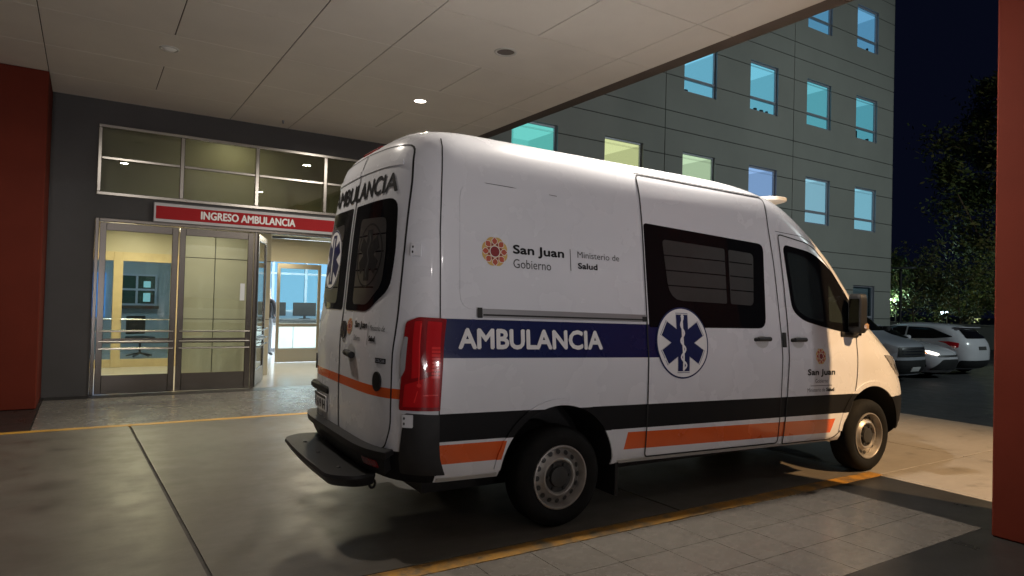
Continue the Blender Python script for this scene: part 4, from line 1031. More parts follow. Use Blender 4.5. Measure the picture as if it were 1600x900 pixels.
        conform('star_of_life', [(ellipse(cx, cz, r, r, 64), 1, 0), (ellipse(cx, cz, r * .955, r * .955, 64), 0, .0006), (star_of_life(cx, cz, r * 1.0), 2, .0011), (star_of_life(cx, cz, r * .965), 0, .0014), (star_of_life(cx, cz, r * .94), 1, .0018),
            ([(cx - .009, cz - .215), (cx + .009, cz - .215), (cx + .009, cz + .20), (cx - .009, cz + .20)], 0, .0024), (ribbon(snake, .016), 0, .0029), (ellipse(cx + .004, cz + .205, .017, .017, 12), 0, .0029)], sR, [M['dwhite'], M['navy'], M['dsilver']], .0098, .05, 0, V)
    return tag(V, label, 'ambulance' if livery else 'van')

AMB = build_van((2.871, 4.711, 0), R(-2.012), 'white ambulance van with navy band and orange stripes parked under the canopy')


# ================================================================== HOSPITAL BUILDING BEHIND
YB = 14.72
HB = empty('hospital_building', (16, YB, 0))
def hb(o): o.parent = HB; o.matrix_parent_inverse = HB.matrix_world.inverted(); return o
HB_INV = Matrix.Translation((-16, -YB, 0))
def hpart(mb, name, m, parent=None, angle=None):
    o = mb.build(name, m, parent or HB, angle=angle)
    if parent is None: o.matrix_parent_inverse = HB_INV
    return o
XV = [5.66, 8.4, 14.82, 21.2, 27.85]
TF = [2.55, 6.41, 10.01, 13.61, 17.21]
lines = [0.0]
for T in TF: lines += [T - 1.3, T - .2, T + .61, T + 1.18]
lines = lines[:-2] + [18.4]
lit = {(1, 0): (95, 200, 190), (1, 1): (214, 216, 150), (1, 2): (196, 218, 176), (1, 3): (140, 176, 228), (1, 4): (146, 200, 222), (1, 5): (138, 205, 228),
       (2, 2): (112, 192, 222), (2, 3): (104, 190, 216), (2, 4): (90, 182, 198), (2, 5): (84, 176, 196), (3, 4): (84, 156, 198), (3, 5): (88, 160, 206), (0, 5): None}
WX = lambda k: 9.25 + 3.18 * k
wins = {}
for (f, k), c in lit.items(): wins[(f, k)] = (WX(k), WX(k) + 1.5, TF[f] - 1.70, TF[f])
base = MB()
def rect_minus(x0, x1, z0, z1, holes):
    xs = sorted({x0, x1, *[min(max(h[i], x0), x1) for h in holes for i in (0, 1)]}); zs = sorted({z0, z1, *[min(max(h[i], z0), z1) for h in holes for i in (2, 3)]})
    out = []
    for i in range(len(xs) - 1):
        for j in range(len(zs) - 1):
            cx, cz = (xs[i] + xs[i + 1]) / 2, (zs[j] + zs[j + 1]) / 2
            if not any(h[0] < cx < h[1] and h[2] < cz < h[3] for h in holes): out.append((xs[i], xs[i + 1], zs[j], zs[j + 1]))
    return out
H = list(wins.values())
for (a, c, z0, z1) in rect_minus(5.66, 27.85, 0, 18.4, H): base.poly([(a, YB + .02, z0), (c, YB + .02, z0), (c, YB + .02, z1), (a, YB + .02, z1)])
base.poly([(27.85, YB + .02, 0), (27.85, 40, 0), (27.85, 40, 18.4), (27.85, YB + .02, 18.4)])
base.poly([(5.66, YB + .02, 18.4), (27.85, YB + .02, 18.4), (27.85, 40, 18.4), (5.66, 40, 18.4)])
hpart(base, 'backing_wall', M['facadegap'])
g = 0.014
for i in range(len(XV) - 1):
    for j in range(len(lines) - 1):
        x0, x1, z0, z1 = XV[i] + g, XV[i + 1] - g, lines[j] + g, lines[j + 1] - g
        if i == len(XV) - 2: x1 = 27.86
        p = MB()
        hs = [h for h in H if h[0] < x1 and h[1] > x0 and h[2] < z1 and h[3] > z0]
        for (a, c, za, zb) in rect_minus(x0, x1, z0, z1, hs): p.poly([(a, YB, za), (c, YB, za), (c, YB, zb), (a, YB, zb)])
        # edges of the board, so that the joint has depth
        for (a, c) in ((z0, z0), (z1, z1)): p.poly([(x0, YB, a), (x1, YB, a), (x1, YB + .02, a), (x0, YB + .02, a)])
        for a in (x0, x1): p.poly([(a, YB, z0), (a, YB, z1), (a, YB + .02, z1), (a, YB + .02, z0)])
        hpart(p, 'facade_panel', M['facade'])
for j in range(len(lines) - 1):
    p = MB(); p.box(27.852, 27.87, YB, 40, lines[j] + g, lines[j + 1] - g); hpart(p, 'facade_panel', M['facade'])
m_frame = mat('window_frame_grey', (0.36, 0.37, 0.42), 0.45, 0.2)
m_tube = emat('room_lamp', (0.85, 0.97, 1.0), 4.0)
def room_mats(c):
    l = srgb(*c)
    l = tuple(v * .9 + .04 for v in l)
    return [emat('room_wall_glow', l, 1.05), emat('room_ceiling_glow', tuple(v * 1.1 + .02 for v in l), 1.15), emat('room_side_glow', tuple(v * .86 for v in l), 1.05)]  # self-lit surfaces stand in for lamplight: ceiling brighter, sides dimmer
for idx, ((f, k), (x0, x1, z0, z1)) in enumerate(wins.items()):
    rv = MB()
    for q in ([(x0, YB, z0), (x0, YB + .15, z0), (x0, YB + .15, z1), (x0, YB, z1)], [(x1, YB, z0), (x1, YB + .15, z0), (x1, YB + .15, z1), (x1, YB, z1)], [(x0, YB, z1), (x1, YB, z1), (x1, YB + .15, z1), (x0, YB + .15, z1)], [(x0, YB, z0), (x1, YB, z0), (x1, YB + .15, z0), (x0, YB + .15, z0)]): rv.poly(q)
    t = .055; ya, yb = YB + .08, YB + .14
    rv.box(x0 + .002, x0 + t, ya, yb, z0 + .002, z1 - .002); rv.box(x1 - t, x1 - .002, ya, yb, z0 + .002, z1 - .002); rv.box(x0 + t, x1 - t, ya, yb, z1 - t, z1 - .002); rv.box(x0 + t, x1 - t, ya, yb, z0 + .002, z0 + t)
    rv.box(x0 + t, x1 - t, ya, yb, z1 - 1.29, z1 - 1.20)
    w = hpart(rv, 'window', m_frame)
    MB().box(x0 + t, x1 - t, YB + .105, YB + .111, z0 + t, z1 - 1.29).build('pane', M['pane'], w); MB().box(x0 + t, x1 - t, YB + .105, YB + .111, z1 - 1.20, z1 - t).build('pane', M['pane'], w)
    c = lit[(f, k)]
    if c is None:
        MB().box(x0, x1, YB + .24, YB + .26, z0, z1).build('blind', mat('unlit_blind', (0.25, 0.30, 0.34), 0.6), w); continue
    rm = room_mats(c); rb = MB(); a, b2, y1, zf, zc = x0 - .5, x1 + .9, YB + 2.8, z0 - .6, z1 + .25
    rb.cur = 0; rb.poly([(a, y1, zf), (b2, y1, zf), (b2, y1, zc), (a, y1, zc)]); rb.cur = 2; rb.poly([(a, YB + .16, zf), (a, y1, zf), (a, y1, zc), (a, YB + .16, zc)]); rb.poly([(b2, YB + .16, zf), (b2, y1, zf), (b2, y1, zc), (b2, YB + .16, zc)])
    rb.cur = 1; rb.poly([(a, YB + .16, zc), (b2, YB + .16, zc), (b2, y1, zc), (a, y1, zc)])
    rb.cur = 2; rb.poly([(a, YB + .16, zf), (b2, YB + .16, zf), (b2, y1, zf), (a, y1, zf)])
    rb.build('room', rm, w)
    rnd = random.Random(idx * 13 + 5)
    lx = x0 + rnd.uniform(.1, 1.0); MB().box(lx, lx + .28, YB + 1.0, YB + 1.9, zc - .06, zc - .02).build('room_lamp', m_tube, w)
    # partition edges / curtain and things on the sill
    px = x0 + rnd.uniform(.5, 1.2); MB().box(px, px + .05, YB + 1.6, y1, zf, zc).build('partition', rm[2], w)
    if (f, k) in ((2, 2), (2, 3), (3, 5), (2, 5)):
        q = MB()
        for _ in range(rnd.randint(1, 4)):
            sx = x0 + rnd.uniform(.15, 1.3); hh = rnd.uniform(.12, .36); q.box(sx, sx + rnd.uniform(.04, .14), YB + .24, YB + .32, z0 + .0, z0 + t + hh, .01)
        q.build('things_on_sill', M['black'], w)
tag(HB, 'grey panelled hospital block with cyan lit windows behind the ambulance', 'building')
cm = MB(); cm.box(12.9, 13.05, YB - .16, YB - .002, 9.02, 9.16, .01); tag(cm.build('wall_camera', M['alum']), 'small grey security camera on the facade just under the canopy edge', 'camera')

# ================================================================== PARKED CARS
LOTZ = -0.22
HATCH = Shell([(.18, .80), (.3, .88), (.5, .905), (.7, .912), (.85, .905), (.95, .885), (1.02, .86), (1.1, .83), (1.2, .79), (1.33, .72), (1.41, .63), (1.455, .48), (1.475, .25), (1.48, .05)],
              [(.18, -.66), (.3, -.80), (.5, -.86), (.7, -.86), (.85, -.84), (.95, -.81), (1.02, -.77), (1.1, -.72), (1.2, -.62), (1.33, -.46), (1.41, -.22), (1.455, .1), (1.475, .4), (1.48, .6)],
              [(.18, 3.38), (.3, 3.48), (.5, 3.52), (.68, 3.48), (.78, 3.38), (.86, 3.15), (.94, 2.75), (1.0, 2.45), (1.1, 2.22), (1.2, 2.02), (1.33, 1.70), (1.41, 1.40), (1.455, 1.1), (1.475, .9), (1.48, .8)], .75, .55, 3.6, 3.0)
SEDAN = Shell([(.18, .80), (.3, .87), (.5, .885), (.7, .89), (.85, .885), (.93, .865), (1.0, .83), (1.1, .79), (1.2, .74), (1.32, .67), (1.39, .58), (1.43, .42), (1.45, .2), (1.455, .05)],
              [(.18, -.95), (.3, -1.03), (.5, -1.07), (.7, -1.06), (.85, -1.02), (.93, -.9), (.98, -.62), (1.05, -.40), (1.15, -.2), (1.32, .12), (1.39, .3), (1.43, .55), (1.45, .8), (1.455, .95)],
              [(.18, 3.46), (.3, 3.55), (.5, 3.60), (.68, 3.55), (.78, 3.42), (.86, 3.15), (.93, 2.75), (.98, 2.48), (1.08, 2.22), (1.2, 1.98), (1.32, 1.70), (1.39, 1.48), (1.43, 1.25), (1.45, 1.1), (1.455, 1.05)], .80, .5, 3.6, 2.8)
SVAN = Shell([(.2, .84), (.35, .93), (.6, .95), (.9, .95), (1.1, .935), (1.3, .89), (1.6, .82), (1.78, .75), (1.86, .64), (1.91, .44), (1.935, .2), (1.94, .05)],
             [(.2, -.8), (.5, -.9), (1.2, -.88), (1.7, -.8), (1.85, -.65), (1.91, -.4), (1.935, -.1), (1.94, .1)],
             [(.2, 3.72), (.45, 3.85), (.8, 3.83), (.96, 3.76), (1.04, 3.55), (1.10, 3.3), (1.17, 3.02), (1.24, 2.84), (1.6, 2.38), (1.78, 2.10), (1.86, 1.9), (1.91, 1.6), (1.935, 1.2), (1.94, 1.0)], .7, .35, 4.6, 3.2)
M['carpaint'] = mat('pearl_white_paint', (0.58, 0.58, 0.62), 0.25, coat=0.7, var=0.04, scale=2)
M['vanpaint2'] = mat('silver_white_paint', (0.34, 0.36, 0.41), 0.3, coat=0.6, var=0.04, scale=2)
m_head = emat('headlamp_lit', (1.0, 0.93, 0.82), 4.5); m_ind = emat('indicator_lit', (1.0, 0.25, 0.04), 2.6)

def car(name, sh, loc, yaw, label, paint, wb, arch, zs, kind):
    t = empty(name, loc, yaw)
    vs, fs = sh.mesh(zs, 10, 22, 14)
    b = mesh_obj('body', vs, fs, [paint, M['plastic']], t)
    cut_arches(b, [(0, arch, arch + .04), (wb, arch, arch + .04)], .55)
    for x in (0, wb):
        for sd in (-1, 1): wheel(t, x, sd * (sh.W(.5) - .12), sd, arch, .2, .21, 10)
    ff, rr = sh.front(), sh.rear()
    ub = MB(); ub.box(-.5, wb + .5, -.5, .5, .16, .22); ub.build('underbody', M['black'], t)
    for sd in (-1, 1):
        mp = sh.side(sd)
        if kind == 'hatch':
            conform('side_window', [(roundpoly([(-.42, 1.10), (.05, 1.03), (.85, .985), (.85, 1.345), (.20, 1.335)], [.06, .1, .02, .02, .12]), 0), (roundpoly([(.90, .985), (1.95, .99), (1.62, 1.30), (1.40, 1.345), (.90, 1.35)], [.02, .1, .05, .1, .02]), 0)], mp, M['vglass'], .004, .08, .004, t)
            conform('tail_lamp', [(roundpoly([(.66, .80), (.80, .78), (1.10, .96), (.90, .965), (.62, .93)], .02), 0)], sh.uz(sd), M['redlens'], .012, .05, .014, t)
            conform('door_seal', [(ribbon([(.87, .28), (.87, .98)], .008), 0), (ribbon([(1.95, .30), (2.0, .97)], .008), 0), (ribbon([(.28, .60), (.42, .98)], .008), 0)], mp, M['seal'], .003, .08, 0, t)
        else:
            xs_ = (-.10, 2.2) if kind == 'sedan' else (-.6, 2.75)
            zb0, zb1 = (1.0, 1.32) if kind == 'sedan' else (1.22, 1.72)
            conform('side_window', [(roundpoly([(xs_[0], zb0 + .03), (1.0, zb0), (1.0, zb1), (xs_[0] + (.45 if kind == 'sedan' else .08), zb1 - .02)], [.05, .02, .02, .1]), 0), (roundpoly([(1.05, zb0), (xs_[1], zb0 + .02), (1.72 if kind == 'sedan' else 2.22, zb1 - .05), (1.05, zb1)], [.02, .1, .1, .02]), 0)], mp, M['vglass'], .004, .08, .004, t)
            if kind == 'sedan':
                conform('headlamp', [(roundpoly([(2.49, .70), (2.68, .645), (2.74, .68), (2.58, .75), (2.49, .765)], .015), 0)], sh.uz(sd), m_head if sd == -1 else M['clearlens'], .012, .05, .014, t)
                if sd == -1: conform('indicator', [(roundpoly([(2.30, .715), (2.485, .695), (2.485, .77), (2.32, .79)], .01), 0)], sh.uz(sd), m_ind, .012, .05, .014, t)
            else:
                conform('headlamp', [(roundpoly([(2.34, .80), (2.60, .76), (2.66, .90), (2.45, .98), (2.33, .95)], .02), 0)], sh.uz(sd), M['clearlens'], .012, .05, .014, t)
        mi = MB(); mx_ = {'hatch': 1.72, 'sedan': 1.95, 'van': 2.55}[kind]; mz = {'hatch': 1.02, 'sedan': 1.0, 'van': 1.28}[kind]
        mi.box(mx_ - .08, mx_ + .08, sd * (sh.W(mz) + .01), sd * (sh.W(mz) + .19), mz - .03, mz + .10, .03); mi.build('mirror', paint if kind != 'van' else M['plastic'], t, angle=40)
        # black lower bumper edge
    if kind == 'hatch':
        conform('rear_window', [(roundpoly([(-.60, 1.06), (.60, 1.06), (.50, 1.31), (-.50, 1.31)], .06), 0)], rr, M['vglass'], .004, .06, .004, t)
        conform('rear_bumper', [(roundpoly([(-.80, .22), (.80, .22), (.82, .44), (-.82, .44)], .05), 0)], rr, M['plastic'], .008, .06, .010, t)
        conform('licence_plate', [(roundrect(-.22, .22, .74, .84, .01), 0)], rr, M['dgrey'], .010, .05, .010, t)
        an = MB(); an.tube((.12, 0, 1.455), (-.10, 0, 1.60), .006, .003, 6); an.build('antenna', M['plastic'], t)
        sp_ = MB(); sp_.box(-.56, -.30, -.56, .56, 1.36, 1.39, .012); sp_.build('spoiler', paint, t, angle=40)
    else:
        if kind == 'sedan':
            conform('windscreen', [(roundpoly([(-.62, 1.03), (.62, 1.03), (.52, 1.34), (-.52, 1.34)], .06), 0)], ff, M['vglass'], .004, .06, .004, t)
            conform('grille', [(roundpoly([(-.66, .26), (.66, .26), (.40, .54), (-.40, .54)], .04), 0), (roundpoly([(-.52, .60), (.52, .60), (.50, .65), (-.50, .65)], .02), 0)], ff, M['black'], .010, .05, .012, t)
            conform('chrome_strip', [([(-.70, .225), (.70, .225), (.70, .245), (-.70, .245)], 0)], ff, M['chrome'], .014, .05, .014, t)
            for sd in (-1, 1): conform('fog_lamp', [(ellipse(sd * .76, .36, .035, .05, 16), 0)], ff, M['black'], .012, .05, .01, t)
        else:
            conform('windscreen', [(roundpoly([(-.72, 1.27), (.72, 1.27), (.62, 1.74), (-.62, 1.74)], .06), 0)], ff, M['vglass'], .004, .06, .004, t)
            gr = conform('grille', [(roundpoly([(-.66, .66), (.66, .66), (.62, .90), (-.62, .90)], .03), 0)], ff, M['plastic'], .010, .05, .012, t)
            for z in (.72, .79, .85): conform('grille_bar', [([(-.55, z), (.55, z), (.55, z + .014), (-.55, z + .014)], 0)], ff, M['chrome'], .016, .06, .005, gr)
            conform('front_bumper', [(roundpoly([(-.86, .24), (.86, .24), (.86, .58), (-.86, .58)], .05), 0)], ff, M['plastic'], .010, .06, .012, t)
            conform('licence_plate', [(roundrect(-.20, .20, .30, .41, .01), 0)], ff, M['dwhite'], .016, .05, .008, t)
            lbm = MB(); lbm.box(1.15, 1.45, -.62, .62, 1.955, 2.07, .03); lbm.build('light_bar', mat('blue_light_bar', (0.06, 0.13, 0.30), 0.15, coat=.6), t, angle=40)
    return tag(t, label, 'van' if kind == 'van' else 'car', 'vehicles in the car park')
cz = [.18, .2, .24, .3, .38, .46, .54, .62, .7, .76, .81, .86, .9, .94, .98, 1.02, 1.07, 1.12, 1.18, 1.24, 1.3, 1.35, 1.39, 1.42, 1.44]
car('parked_van', SVAN, (17.60, 8.62 + 3.85, LOTZ), R(-90), 'silver white van with a light bar parked behind the ambulance mirror', M['vanpaint2'], 2.95, .33, [.2] + cz[2:] + [1.5, 1.56, 1.62, 1.68, 1.74, 1.79, 1.83, 1.86, 1.885, 1.905, 1.92, 1.93, 1.938], 'van')
car('parked_car', SEDAN, (19.66, 8.72 + 3.60, LOTZ), R(-90), 'white saloon car with its headlamp lit, nose towards the camera', M['carpaint'], 2.64, .31, cz + [1.45], 'sedan')
car('parked_car', HATCH, (21.85, 9.75, LOTZ), R(90), 'white hatchback seen from behind beside the red pillar', M['carpaint'], 2.65, .32, cz + [1.455, 1.467, 1.474, 1.478], 'hatch')

# ================================================================== CAR PARK EDGE: WALL, LAMPS, TREES
pw_ = MB(); pw_.box(37.9, 38.15, 2, 60, LOTZ, 0.92); pw_.box(37.86, 38.19, 2, 60, 0.92, 1.0, .01)
tag(pw_.build('perimeter_wall', mat('pale_render', (0.32, 0.33, 0.30), 0.8, var=.12, scale=.6)), 'low pale wall along the far edge of the car park', 'wall')
def post(loc, h, label, arm=1.0, lit=None, name='lamp_post', head=True):
    t = empty(name, loc)
    m = MB(); m.tube((0, 0, 0), (0, 0, h), .07, .05, 10); m.tube((0, 0, 0), (0, 0, .25), .12, .09, 10); m.build('post', M['black'], t, angle=50)
    a = MB(); a.box(-.16, .16, -arm, arm, h, h + .07, .03); a.build('head', M['alum'], t, angle=40)
    return tag(t, label, 'lamp post')
post((30, 15.42, LOTZ), 3.65, 'unlit lamp post with a flat head at the corner of the hospital block', 0.6)

leafm = []
for i, c in enumerate(((0.045, 0.075, 0.030), (0.060, 0.085, 0.030), (0.085, 0.090, 0.035))):
    leafm.append(mat('leaf_%s' % 'abc'[i], c, 0.6))
barkm = mat('bark', (0.07, 0.055, 0.045), 0.9, var=.3, scale=5)
def tree(loc, h, r, n, leaf, label, seed, crown_lo=.3, name='tree', trunk_r=.22):
    rd = random.Random(seed); t = empty(name, loc)
    tk = MB(); tips = []
    p = Vector((0, 0, 0)); pts = [p.copy()]
    for i in range(5):
        p = p + Vector((rd.uniform(-.06, .06) * h * .4, rd.uniform(-.06, .06) * h * .4, h * .15)); pts.append(p.copy())
    for i in range(5): tk.tube(pts[i], pts[i + 1], trunk_r * (1 - i * .16), trunk_r * (1 - (i + 1) * .16), 8)
    for i in range(9):
        b = pts[2 + i % 4]; a = rd.uniform(0, 6.28); l = r * rd.uniform(.6, .95)
        m_ = b + Vector((math.cos(a) * l * .5, math.sin(a) * l * .5, h * rd.uniform(.08, .16))); e = b + Vector((math.cos(a) * l, math.sin(a) * l, h * rd.uniform(.15, .42)))
        tk.tube(b, m_, trunk_r * .4, trunk_r * .25, 6); tk.tube(m_, e, trunk_r * .25, trunk_r * .06, 6); tips += [m_, e]
        for _ in range(3):
            e2 = m_ + Vector((rd.uniform(-1, 1) * r * .45, rd.uniform(-1, 1) * r * .45, rd.uniform(0, .2) * h)); tk.tube(m_, e2, trunk_r * .12, trunk_r * .03, 5); tips.append(e2)
    tk.build('trunk', barkm, t)
    # clumps of leaf-sized faces round the branch tips and through the crown volume
    cl = []
    for tp in tips: cl.append((tp, rd.uniform(.14, .26) * r))
    while len(cl) < 60:
        a = rd.uniform(0, 6.28); zz = rd.uniform(crown_lo, 1.0); rad = r * math.sqrt(rd.random()) * (1 - max(0, (zz - .55) / .5) ** 2 * .8) * min(1, (zz - crown_lo) / .12 + .45)
        cl.append((Vector((math.cos(a) * rad, math.sin(a) * rad, zz * h)), rd.uniform(.10, .22) * r))
    vs = []; fs = []; mi = []
    for q in range(n):
        c, cr = cl[rd.randrange(len(cl))]
        d = Vector((rd.gauss(0, 1), rd.gauss(0, 1), rd.gauss(0, .8))) * cr * .62; o = c + d
        u = Vector((rd.uniform(-1, 1), rd.uniform(-1, 1), rd.uniform(-1, 1))).normalized(); w = u.orthogonal().normalized(); s_ = leaf * rd.uniform(.6, 1.3); k = len(vs)
        vs += [o - u * s_, o + w * s_ * .45, o + u * s_, o - w * s_ * .45]; fs.append((k, k + 1, k + 2, k + 3)); mi.append(rd.randrange(3))
    mesh_obj('crown', vs, fs, leafm, t, False, mi)
    return tag(t, label, 'tree', 'trees beyond the car park')
tree((46, 16.9, LOTZ), 15.5, 4.9, 24000, .17, 'tallest dark leafy tree beside the red pillar', 3, .42, trunk_r=.30)
tree((43, 18.6, LOTZ), 4.3, 2.2, 3400, .10, 'small lit tree under the tall one beside the red pillar', 5, .25, trunk_r=.10)
tree((42, 20.6, LOTZ), 5.2, 2.0, 2600, .10, 'thin branched tree right of the lamp post', 8, .30, trunk_r=.08)
tree((47, 25.0, LOTZ), 5.4, 2.8, 3600, .12, 'bushy tree between the hospital corner and the tall tree', 9, .2, trunk_r=.12)
tree((52, 22.0, LOTZ), 5.2, 3.4, 3800, .13, 'rounded dark tree low behind the perimeter wall', 12, .15, trunk_r=.12)
tree((44, 16.6, LOTZ), 4.8, 2.4, 3000, .11, 'yellow green tree partly hidden by the red pillar', 15, .15, trunk_r=.10)
# far street lamps seen through the trees
def glow(loc, r, col, strength, label, power=0, lcol=None):
    t = empty('street_light', loc)
    m = MB(); m.tube((0, 0, LOTZ - loc[2]), (0, 0, -r), .05, .04, 8); m.build('post', M['black'], t)
    g_ = MB(); g_.lathe([(.001, -r)] + [(r * math.sin(R(a)), -r * math.cos(R(a))) for a in range(20, 180, 20)] + [(.001, r)], n=12); g_.build('globe', emat('globe_lit', col, strength), t, True)
    if power:
        l = bpy.data.lights.new('street_lamp', 'POINT'); l.energy = power; l.color = lcol or col; l.shadow_soft_size = r * 1.2
        lo = bpy.data.objects.new('street_lamp', l); lo.parent = t; lo.location = (-.6, 0, .3); COL.objects.link(lo)
    return tag(t, label, 'street light', 'far street lights behind the trees')
glow((48.5, 22.2, 1.55), .10, (0.75, 0.92, 1.0), 6, 'left of the paired white lights low behind the trees', 0)
glow((48.5, 21.9, 1.55), .10, (0.75, 0.92, 1.0), 6, 'right of the paired white lights low behind the trees', 0)
glow((47, 18.3, 1.6), .12, (0.85, 0.95, 1.0), 7, 'white light low behind the wall beside the red pillar', 450, (0.85, 0.95, 0.45))
glow((46.5, 24.2, 2.1), .10, (0.70, 1.0, 0.85), 4, 'greenish white light beside the hospital corner', 420, (0.65, 1.0, 0.70))

# ================================================================== YARD LAMPS OUT OF VIEW
def yard_lamp(loc, target, power, col, cone, blend, label, size=.12):
    t = empty('flood_lamp_post', (loc[0], loc[1], 0))
    m = MB(); m.tube((0, 0, gz(loc[0])), (0, 0, loc[2] + .2), .09, .06, 12); m.build('post', M['alum'], t, angle=50)
    d = (Vector(target) - Vector(loc)).normalized()
    h = MB(); h.tube(Vector((0, 0, loc[2])) - d * .22, Vector((0, 0, loc[2])) + d * .05, .10, .19, 16); h.build('lamp_head', M['black'], t, angle=50)
    l = bpy.data.lights.new('flood_lamp', 'SPOT'); l.energy = power; l.color = col; l.spot_size = R(cone); l.spot_blend = blend; l.shadow_soft_size = size
    o = bpy.data.objects.new('flood_lamp', l); o.parent = t; o.location = Vector((0, 0, loc[2])) + d * .12; o.rotation_euler = d.to_track_quat('-Z', 'Y').to_euler(); COL.objects.link(o)
    return tag(t, label, 'flood lamp')
yard_lamp((8.55, -4.2, 9.6), (7.25, 3.1, 0.2), P_FLOOD, (1.0, 0.63, 0.31), 38, 0.85, 'warm flood lamp on a post right of the bay mouth, out of view')
yard_lamp((25, -3.5, 8.5), (20, 12.5, 3.0), P_LOT, (0.82, 0.96, 0.95), 150, 1.0, 'cool flood lamp on a post at the car park edge, out of view')

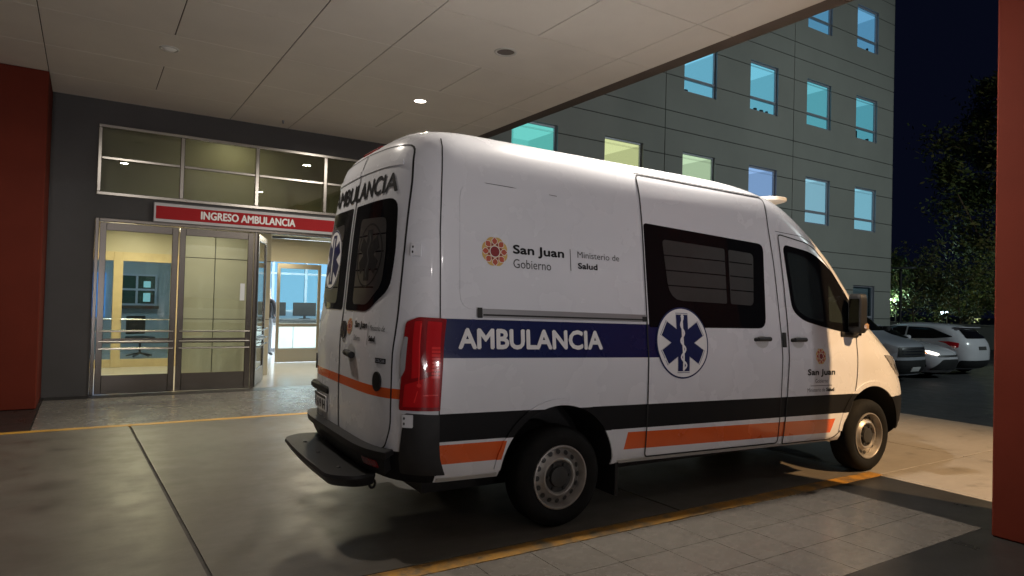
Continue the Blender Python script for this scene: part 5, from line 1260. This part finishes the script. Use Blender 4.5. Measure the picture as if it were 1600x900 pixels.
# ================================================================== PERSON IN THE RECEPTION
def person(loc, rz, label):
    t = empty('person', loc, rz)
    J = {'pel': ((0, 0, .95), .125), 'waist': ((0, .01, 1.08), .115), 'chest': ((0, .02, 1.28), .145), 'neckb': ((0, .03, 1.44), .075), 'neck': ((0, .02, 1.51), .052), 'head0': ((0, .01, 1.58), .080), 'head1': ((0, .01, 1.68), .088), 'head2': ((0, .012, 1.745), .055)}
    E2 = [('pel', 'waist'), ('waist', 'chest'), ('chest', 'neckb'), ('neckb', 'neck'), ('neck', 'head0'), ('head0', 'head1'), ('head1', 'head2')]
    for sd, n in ((-1, 'r'), (1, 'l')):
        J.update({'sh' + n: ((sd * .175, .03, 1.40), .062), 'el' + n: ((sd * .235, .02, 1.13), .046), 'wr' + n: ((sd * .19, -.18, 1.02), .030), 'ha' + n: ((sd * .16, -.25, 1.03), .028),
                  'hip' + n: ((sd * .095, 0, .88), .095), 'kn' + n: ((sd * .10, -.015 * sd, .49), .062), 'an' + n: ((sd * .105, .03 * sd, .09), .042), 'toe' + n: ((sd * .115, -.15 + .03 * sd, .035), .032)})
        E2 += [('neckb', 'sh' + n), ('sh' + n, 'el' + n), ('el' + n, 'wr' + n), ('wr' + n, 'ha' + n), ('pel', 'hip' + n), ('hip' + n, 'kn' + n), ('kn' + n, 'an' + n), ('an' + n, 'toe' + n)]
        for k, (dx, dy, dz) in enumerate(((.030, -.075, .012), (.010, -.090, .004), (-.012, -.085, -.004), (-.030, -.070, -.012), (-.045, -.030, .018))):
            nm = 'f%d' % k + n; J[nm] = ((sd * (.16 + dx * .8), -.25 + dy * .55, 1.03 + dz), .010); J[nm + 't'] = ((sd * (.16 + dx), -.25 + dy, 1.015 + dz), .008); E2 += [('ha' + n, nm), (nm, nm + 't')]
    ks = list(J); me = bpy.data.meshes.new('body'); me.from_pydata([J[k][0] for k in ks], [(ks.index(a), ks.index(b)) for a, b in E2], [])
    o = link(bpy.data.objects.new('body', me), None)
    md = o.modifiers.new('s', 'SKIN'); lay = me.skin_vertices[0].data
    for i, k in enumerate(ks): lay[i].radius = (J[k][1] * (1.15 if k in ('pel', 'waist', 'chest') else 1), J[k][1] * (.85 if k in ('pel', 'waist', 'chest') else 1))
    lay[0].use_root = True
    o.modifiers.new('d', 'SUBSURF').levels = 2
    dg = bpy.context.evaluated_depsgraph_get(); dg.update(); m2 = bpy.data.meshes.new_from_object(o.evaluated_get(dg)); o.modifiers.clear(); o.data = m2; o.parent = t
    for m in (mat('skin', (0.50, 0.32, 0.24), .5), mat('grey_trousers', (0.22, 0.23, 0.25), .8), mat('dark_vest', (0.03, 0.025, 0.03), .8), M['black']): m2.materials.append(m)
    for p in m2.polygons:
        c = p.center; p.use_smooth = True
        p.material_index = 3 if c.z < .10 else 1 if c.z < .97 and abs(c.x) < .22 and c.y > -.16 else 0 if c.z > 1.47 or (c.y < -.10 and c.z < 1.1) else 2
    h = MB(); h.lathe([(.001, 1.775), (.05, 1.77), (.088, 1.73), (.104, 1.66), (.108, 1.58), (.115, 1.48), (.11, 1.40), (.07, 1.36), (.001, 1.35)], (0, .035, 0), n=16); h.build('hair', mat('fair_hair', (0.33, 0.26, 0.19), .6, var=.3, scale=30), t, True)
    fc = MB()
    for sd in (-1, 1): fc.lathe([(.001, -.008), (.009, -.004), (.011, 0), (.009, .004), (.001, .008)], (sd * .032, -.080, 1.665), 'y', 10)
    fc.build('eyes', M['black'], t)
    return tag(t, label, 'person')
person((3.86, 17.6, 0), R(150), 'person with long fair hair and dark top standing in the reception')

def low_fill(x, y, target, power, label):  # unseen lamp added to fill the van side and the ceiling
    t = empty('added_fill_lamp', (x, y, 0))
    m = MB(); m.box(-.2, .2, -.1, .1, 0, .12, .01); m.tube((-.12, 0, .12), (-.12, 0, .3), .015); m.tube((.12, 0, .12), (.12, 0, .3), .015); m.build('stand', M['black'], t)
    h = MB(); h.box(-.2, .2, -.1, .02, .3, .58, .02); h.build('lamp_head', M['black'], t)
    MB().box(-.18, .18, .021, .026, .32, .56).build('lens', m_lit, t)
    d = (Vector(target) - Vector((x, y, .44))).normalized()
    l = bpy.data.lights.new('flood_lamp', 'SPOT'); l.energy = power; l.color = (1.0, 0.94, 0.95); l.spot_size = R(120); l.spot_blend = .8; l.shadow_soft_size = .28
    o = bpy.data.objects.new('flood_lamp', l); o.parent = t; o.location = (0, .05, .44); o.rotation_euler = d.to_track_quat('-Z', 'Y').to_euler(); COL.objects.link(o)
    return tag(t, label, 'flood lamp', 'added fill lamps behind the camera')
low_fill(-1.2, -9.2, (1.5, 6, 7.0), P_LOW, 'added fill lamp behind the camera, left of the pair')
low_fill(4.6, -9.2, (3.5, 6, 7.0), P_LOW, 'added fill lamp behind the camera, right of the pair')

yard_lamp((37, 4.0, 9.0), (46, 19.5, 8.0), 2600, (0.95, 0.90, 0.62), 80, 0.5, 'added lamp post out of view, put in to light the trees beyond the car park')  # added to brighten the tree crowns
lw = MB(); lw.box(-8, 10, -6.15, -5.95, 0, 0.50); lw.box(-8, 10, -6.19, -5.91, 0.50, 0.54, .008)  # added blocker, keeps the fill lamps off the lower van
tag(lw.build('added_shade_wall', M['render']), 'added knee high wall behind the camera, out of view, shading the lower van', 'wall')
